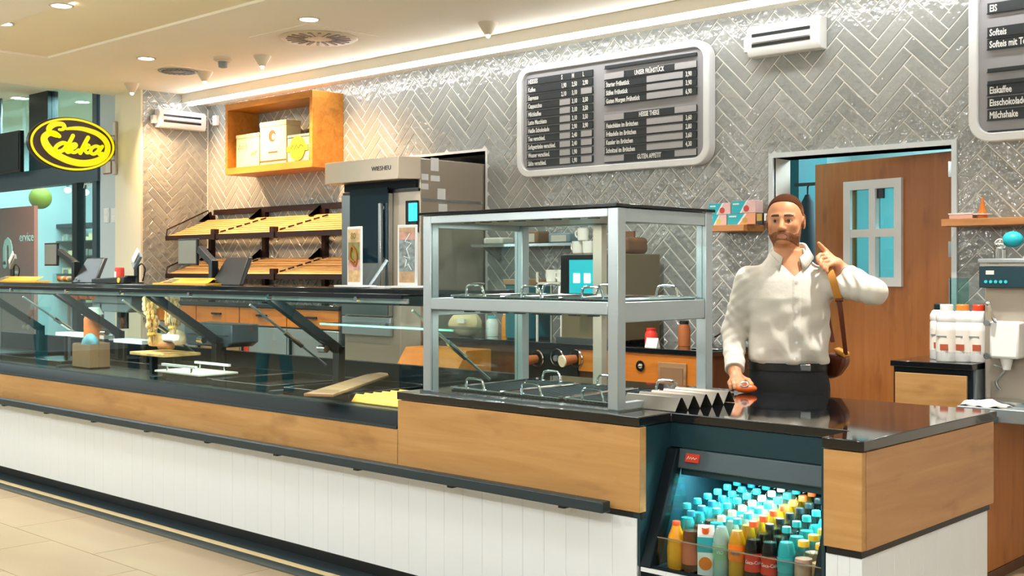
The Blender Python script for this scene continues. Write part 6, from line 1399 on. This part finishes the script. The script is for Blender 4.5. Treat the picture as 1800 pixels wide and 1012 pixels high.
# hand at the shoulder, gripping the strap
B.cap(WB, (.212, -.052, 1.478), .027, .028, .015)
k2 = [(.170, -.040, 1.518), (.176, -.060, 1.506), (.186, -.078, 1.492), (.197, -.092, 1.477)]
for q in k2: B.cap((.218, -.052, 1.475), q, .020, .0125, .012)
f2 = [((.143, -.058, 1.518), (.130, -.074, 1.505), (.132, -.088, 1.489)), ((.150, -.084, 1.503), (.139, -.100, 1.487), (.143, -.112, 1.469)), ((.161, -.104, 1.486), (.152, -.116, 1.469), (.157, -.124, 1.452)), ((.174, -.114, 1.469), (.167, -.124, 1.454), (.171, -.129, 1.440))]
for q, (p1, p2, p3) in zip(k2, f2): B.cap(q, p1, .0105, .0095, .005); B.cap(p1, p2, .0095, .009, .004); B.cap(p2, p3, .009, .0075, .004)
B.cap((.212, -.035, 1.487), (.168, -.028, 1.535), .015, .0115, .01); B.cap((.168, -.028, 1.535), (.148, -.034, 1.556), .0115, .0105, .005); B.cap((.148, -.034, 1.556), (.136, -.042, 1.570), .0105, .0085, .004)
bo, P, Q = B.build('body', 'skin', man, 2, ['lip', 'hair'])
D = P[Q].mean(1) - HP; lx = RH[0][0] * D[:, 0] + RH[1][0] * D[:, 1]; ly = RH[0][1] * D[:, 0] + RH[1][1] * D[:, 1]; lz = D[:, 2]; mi = np.zeros(len(Q), np.int32)
lipm = (ly < -.085) & (((lx / .021) ** 2 + ((lz + .0775) / .0085) ** 2) < 1); mi[lipm] = 1
bz = .020 - .16 * (np.abs(lx) - .03) ** 2 / .03; brow = (ly < -.06) & (np.abs(lx) > .012) & (np.abs(lx) < .050) & (np.abs(lz - .0165 + .10 * np.maximum(0, np.abs(lx) - .035)) < .0042); mi[brow] = 2
bo.data.polygons.foreach_set('material_index', mi)
for sx, nm in ((-1, 'eye'), (1, 'eye')):
    e = MB().ball(hl(sx * .031, -.0745, -.0085), .0125, n=16, m=10).build('eye', 'eye_white', None); e.parent = man
    c0 = Vector(hl(sx * .031 - .001, -.0850, -.0085)); c1 = Vector(hl(sx * .031 - .001, -.0888, -.0085)); i_ = MB().cyl(c0, c1, .0072, .0066, 16).build('iris', 'iris', None); i_.parent = e
# hair and beard shells
def shell(grow, lo, hi, h=.003):
    S = Field(lo, hi, h); head(S); S.cap((.0, .022, 1.44), (-.008, .008, 1.62), .062, .056, .03); S.F -= grow; X = S.ax[0][:, None, None] - HP[0]; Y = S.ax[1][None, :, None] - HP[1]; Z = S.ax[2][None, None, :] - HP[2]
    return S, RH[0][0] * X + RH[1][0] * Y + 0 * Z, RH[0][1] * X + RH[1][1] * Y + 0 * Z, Z + 0 * X
S, x, y, z = shell(.0024, (-.13, -.15, 1.54), (.11, .15, 1.84))
hlz = np.interp(y, [-.12, -.075, -.045, -.02, .02, .06, .12], [.088, .085, .066, .030, .006, -.045, -.075]).astype(np.float32) + .25 * np.maximum(0, .03 - np.abs(x)) * 0 + np.where(y < -.05, .10 * np.maximum(0, np.abs(x) - .02), 0)
S.F = np.maximum(S.F, (hlz - z) * .8); S.F = np.maximum(S.F, -(((x ** 2 / .095 ** 2) + ((y - .014) / .026) ** 2 + ((z + .012) / .036) ** 2) - 1) * -.02 * 0 + S.F); S.build('hair', 'hair_fade', man, 2)
S, x, y, z = shell(.0012, (-.12, -.15, 1.52), (.10, .10, 1.74))
top = np.interp(y, [-.13, -.092, -.075, -.05, -.02, .0], [-.056, -.054, -.066, -.062, -.03, .012]).astype(np.float32)
S.F = np.maximum(S.F, (z - top) * .8); S.F = np.maximum(S.F, y - .004); S.F = np.maximum(S.F, -(np.sqrt((x / .021) ** 2 + ((z + .078) / .0095) ** 2) - 1) * .012 - np.where(y < -.05, 0, 1)); S.F = np.maximum(S.F, (-.116 - .30 * (y + .03)) - z); S.build('beard', 'beard', man, 2)
# trousers, belt
T_ = Field((-.30, -.22, .0), (.30, .24, 1.06), .006)
T_.loft([(.86, .175, .125, 0, .01), (.95, .178, .128, 0, .01), (1.025, .172, .124, 0, .01)], .02)
for sx in (-1, 1): T_.cap((sx * .088, .01, .90), (sx * .102, .0, .50), .096, .075, .03); T_.cap((sx * .102, .0, .50), (sx * .107, .03, .09), .075, .066, .02)
T_.build('trousers', 'trousers', man, 2)
for sx in (-1, 1): o = MB().ball((sx * .11, -.045, .045), .052, .135, .05, n=18, m=10).build('shoe', 'belt', None); o.parent = man
ring = []; nn = 40
mb = MB(); V = []; F = []
for k in range(nn):
    a = 2 * math.pi * k / nn; cx, sy = math.cos(a), math.sin(a); s_ = lambda v: math.copysign(abs(v) ** (2 / 2.4), v)
    for rr, zz in ((.005, .993), (.009, .993), (.009, 1.028), (.005, 1.028)): V.append((s_(cx) * (.173 + rr), .01 + s_(sy) * (.125 + rr), zz))
for k in range(nn):
    j = (k + 1) % nn
    for m_ in range(4): F.append((k * 4 + m_, k * 4 + (m_ + 1) % 4, j * 4 + (m_ + 1) % 4, j * 4 + m_))
bl = mb.add(V, F).build('belt', 'belt', None); bl.parent = man
bk = MB().box(.055, .10, -.130, -.124, .996, 1.026).build('buckle', 'steel_plain', None, bev=.003); bk.parent = bl
# shirt
H = Field((-.37, -.34, .90), (.47, .24, 1.58), .0045)
def folds(X, Y, Z):
    m = np.clip((1.36 - Z) / .2, 0, 1); low = np.clip((1.16 - Z) / .12, 0, 1)
    return .0045 * m * np.sin(34 * Z + 26 * X + 3 * np.sin(9 * X)) + .006 * low * np.sin(46 * X + 16 * Z) + .0035 * m * np.sin(70 * Z - 30 * X + 2 * np.sin(14 * Z)) - np.where((np.abs(X - .04) < .017) & (Y < 0), .0035, 0)
H.loft([(1.022, .172, .124, .0, .008), (1.04, .184, .134, .0, .006), (1.09, .184, .138, .006, .004), (1.20, .176, .132, .008, .006), (1.32, .186, .128, .006, .008), (1.405, .170, .110, .004, .012), (1.46, .132, .092, .002, .018), (1.51, .092, .080, .0, .018), (1.55, .072, .072, .0, .018)], .02, disp=folds)
wrA = lambda t, X, Y, Z: .0024 * np.sin(88 * Z + 50 * X + 3 * np.sin(34 * X + 12 * Z)) * np.clip(t * 1.6, 0, 1) + .0014 * np.sin(130 * Z - 70 * X + 50 * Y)
wrB = lambda t, X, Y, Z: .0032 * np.sin(80 * (X + Z * .6 - Y) + 2 * np.sin(40 * Z)) * np.clip(t * 1.5 + .2, 0, 1)
H.cap(SA, EA, .070, .056, .04, wr=wrA); H.cap(EA, WA, .056, .043, .02, wr=wrA)
wv = np.array(WA) - np.array(EA); wv = wv / np.linalg.norm(wv); H.cap(np.array(WA) - wv * .055, np.array(WA) - wv * .012, .045, .044, .004)
H.cap(SB, EB, .068, .054, .04, wr=wrB); vb = np.array(WB) - np.array(EB); H.cap(EB, np.array(EB) + vb * .80, .055, .043, .02, wr=wrB); H.cap(np.array(EB) + vb * .62, np.array(EB) + vb * .86, .044, .043, .004)
# cut the neck, the V opening, the cuffs
sl, X, Y, Z = H.sub((-.2, -.3, 1.36), (.25, .2, 1.58))
neck = np.sqrt((X + .002) ** 2 + (Y - .015) ** 2) - .069 + 0 * Z; vv = np.abs(X - .030) * 1.0 - (Z - 1.418) + 0 * Y; vv = np.maximum(vv, Y - .0) * .75; H.comb(sl, neck + np.maximum(0, 1.50 - Z) * 2, .004, 's'); H.comb(sl, vv, .004, 's')
for Wp, ax in ((np.array(WA) - wv * .012, wv), (np.array(EB) + vb * .86, vb / np.linalg.norm(vb))):
    sl, X, Y, Z = H.sub(Wp - .07, Wp + .09); pl_ = -((X - Wp[0]) * ax[0] + (Y - Wp[1]) * ax[1] + (Z - Wp[2]) * ax[2]); inr = np.sqrt((X - Wp[0]) ** 2 + (Y - Wp[1]) ** 2 + (Z - Wp[2]) ** 2) - .085; H.comb(sl, np.maximum(pl_, inr), .0, 's')
so, _, _ = H.build('shirt', 'shirt', man, 2)
for k in range(6):
    zz = 1.395 - k * .068; xx = .038; yy = H.front(xx, zz); b_ = MB().cyl((xx, yy - .003, zz), (xx, yy + .003, zz), .0065, n=14).build('button', 'white_plastic', None); b_.parent = so
pz = 1.30; yy = [H.front(.075 + .085 * u, pz) for u in (0, .5, 1)]
# collar
V = []; F = []; nn = 30
for k in range(nn + 1):
    a = math.radians(-68 + (360 - 44) * k / nn) - math.radians(0); u = abs(k / nn - .5) * 2      # from right front round the back to left front
    a = math.radians(-62 + 304 * k / nn); cx, sy = math.cos(a), math.sin(a); drop = .075 * max(0, u - .35) ** 1.2 / .65; fl_ = .020 + .012 * u; c0 = (.004 + .012 * u, .014)
    z0 = 1.572 - drop
    V += [(c0[0] + cx * .071, c0[1] + sy * .071, z0 - .035), (c0[0] + cx * .071, c0[1] + sy * .071, z0), (c0[0] + cx * .078, c0[1] + sy * .078, z0 + .004), (c0[0] + cx * (.078 + fl_), c0[1] + sy * (.078 + fl_), z0 - .040 - .018 * max(0, u - .8) / .2)]
for k in range(nn):
    for m_ in range(3): F.append((k * 4 + m_, k * 4 + m_ + 1, k * 4 + 5 + m_, k * 4 + 4 + m_))
co = MB().add(V, F).build('collar', 'shirt', None, ang=60); co.parent = man; s_ = co.modifiers.new('solid', 'SOLIDIFY'); s_.thickness = .004
bw = MB().tube([tuple(np.array(EB) + vb * .93 + .031 * (math.cos(t) * np.array(Vector(vb).orthogonal().normalized()) + math.sin(t) * np.array(Vector(vb).cross(Vector(vb).orthogonal()).normalized()))) for t in [2 * math.pi * i / 20 for i in range(20)]], .004, 8, closed=True).build('bracelet', 'steel_warm', None); bw.parent = man
# bag with strap (own thing, same local frame)
bag = thing('shoulder_bag', 'brown leather bag on a mustard strap over the man\'s shoulder', 'bag', (-2.762, 4.81, 0), rz=math.radians(29.9))
def ribbon(pts, w, th, name, m, side=(1, 0, 0)):
    P_ = catmull(pts, 6); mb = MB(); V = []; F = []
    for i, p in enumerate(P_):
        d = (P_[min(i + 1, len(P_) - 1)] - P_[max(i - 1, 0)]).normalized(); s = Vector(side); s = (s - d * s.dot(d)).normalized(); n = d.cross(s); ww = w[0] + (w[1] - w[0]) * i / (len(P_) - 1)
        V += [p - s * ww - n * th, p + s * ww - n * th, p + s * ww + n * th, p - s * ww + n * th]
    for i in range(len(P_) - 1):
        for q in range(4): F.append((i * 4 + q, i * 4 + (q + 1) % 4, i * 4 + 4 + (q + 1) % 4, i * 4 + 4 + q))
    F += [(0, 1, 2, 3), tuple(len(V) - 4 + q for q in range(4))]
    o = mb.add(V, F).build(name, m, None); o.parent = bag; return o
ribbon([(.165, .105, 1.36), (.168, .07, 1.455), (.172, .0, 1.492), (.172, -.075, 1.475), (.190, -.115, 1.425), (.208, -.118, 1.36), (.222, -.105, 1.31)], (.017, .016), .0025, 'upper_strap', 'strap_mustard')
ribbon([(.222, -.106, 1.318), (.232, -.095, 1.25), (.245, -.06, 1.15), (.256, -.015, 1.065)], (.012, .009), .003, 'lower_strap', 'leather')
ribbon([(.165, .105, 1.37), (.18, .15, 1.25), (.205, .16, 1.11)], (.012, .010), .003, 'rear_strap', 'leather')
o = MB().cyl((.206, -.107, 1.316), (.24, -.107, 1.316), .009, n=12).build('buckle', 'leather', None); o.parent = bag
bb = MB().prism([(.16, .07, 1.06), (.250, -.025, 1.065), (.256, -.02, 1.02), (.215, .01, .955), (.17, .09, .94)], (.03, .13, 0)).build('pouch', 'leather', None, bev=.02, seg=3); bb.parent = bag
ff = MB().prism([(.200, .022, 1.090), (.250, -.030, 1.070), (.250, -.031, 1.05), (.210, .01, 1.07)], (.03, .13, 0)).build('flap', 'strap_mustard', None, bev=.006); ff.parent = bag
# orange roll under the hand
mat('orange_plastic', '#f0651a', .35)
rl = thing('tape_roll', 'orange roll with pale ring under the man\'s hand on the worktop', 'roll', (-2.762, 4.81, 0), rz=math.radians(29.9))
M_ = Matrix.Translation((-.186, -.262, Z2 + .028)) @ Matrix.Rotation(math.radians(70), 4, 'Y') @ Matrix.Rotation(math.radians(20), 4, 'X')
o = MB().ball((-.180, -.262, Z2 + .0215), .048, .030, .021, n=22, m=12).build('body', 'orange_plastic', None); o.parent = rl
o = MB().tube([(-.186 + .015 * math.cos(t), -.284 + .006 * math.sin(t), Z2 + .040 + .010 * math.sin(t)) for t in [2 * math.pi * i / 20 for i in range(20)]], .0045, 8, closed=True).build('ring', 'alu', None); o.parent = rl

# ================================================================== SHOPPERS IN THE HALL (seen mirrored in the display glass)
mat('jeans', '#3f8f9c', .8, var=.15, vscale=12, bump=.2, bscale=30); mat('dark_jacket', '#22303a', .8); mat('pale_top', '#c9d8d4', .8, bump=.2, bscale=20); mat('teal_jacket', '#2a5a66', .8)
def shopper(x, y, rz, top, low, lab, stride=0.0):
    t = thing('person', lab, 'person', (x, y, 0), rz=rz, group='shoppers in the hall')
    K = Field((-.34, -.36, -.01), (.34, .36, 1.83), .009); head(K); K.cap((.0, .022, 1.44), (-.008, .008, 1.62), .062, .056, .03); K.loft(TORSO, .02)
    for sx in (-1, 1):
        K.cap((sx * .175, .01, 1.40), (sx * .235, .03, 1.12), .05, .04, .03); K.cap((sx * .235, .03, 1.12), (sx * .24, -.06, .90), .04, .028, .02); K.cap((sx * .24, -.06, .90), (sx * .235, -.085, .83), .03, .024, .015)
        for f in range(4): K.cap((sx * (.222 + .010 * f), -.085 - .006 * f, .83), (sx * (.218 + .010 * f), -.098 - .004 * f, .765 + .012 * abs(f - 1.4)), .011, .009, .004)
        K.cap((sx * .22, -.085, .86), (sx * .20, -.12, .82), .013, .010, .008)
        s_ = stride * sx; K.cap((sx * .085, .01, .90), (sx * .10, -s_ * .45, .50), .08, .055, .03); K.cap((sx * .10, -s_ * .45, .50), (sx * .105, -s_ * .8 + .02, .08), .055, .038, .02); K.cap((sx * .105, -s_ * .8 + .03, .045), (sx * .115, -s_ * .8 - .13, .035), .042, .036, .02)
    K.build('body', 'skin', t, 1)
    K = Field((-.36, -.3, .86), (.36, .3, 1.56), .009); K.loft([(.93, .182, .13, 0, .01)] + [(z, a_ + .014, b_ + .014, c_, d_) for z, a_, b_, c_, d_ in TORSO[1:]], .02)
    for sx in (-1, 1): K.cap((sx * .175, .01, 1.40), (sx * .235, .03, 1.12), .066, .054, .03); K.cap((sx * .235, .03, 1.12), (sx * .24, -.06, .92), .054, .042, .02)
    K.build('top', top, t, 1)
    K = Field((-.3, -.36, .05), (.3, .36, 1.0), .009); K.loft([(.86, .172, .125, 0, .01), (.96, .172, .125, 0, .01)], .02)
    for sx in (-1, 1): s_ = stride * sx; K.cap((sx * .087, .01, .90), (sx * .10, -s_ * .45, .50), .094, .07, .03); K.cap((sx * .10, -s_ * .45, .50), (sx * .105, -s_ * .8 + .02, .10), .07, .06, .02)
    K.build('trousers', low, t, 1)
    K = Field((-.13, -.15, 1.54), (.11, .15, 1.84), .006); head(K); K.F -= .01; X = K.ax[0][:, None, None]; Y = K.ax[1][None, :, None]; Z = K.ax[2][None, None, :]
    K.F = np.maximum(K.F, (1.74 - .9 * (Y + .05) * (Y > -.05) - Z) * .7 + 0 * X); K.build('hair', 'hair', t, 1)
shopper(-16.1, -.4, math.radians(215), 'pale_top', 'jeans', 'shopper in pale top and light blue jeans mirrored at the left glass')
shopper(-12.6, 0.0, math.radians(120), 'dark_jacket', 'dark_jacket', 'shopper in dark clothes striding past, mirrored in the display glass', .35)
shopper(-10.98, -.7, math.radians(160), 'teal_jacket', 'jeans', 'shopper in teal jacket and jeans mirrored in the middle pane', .15)
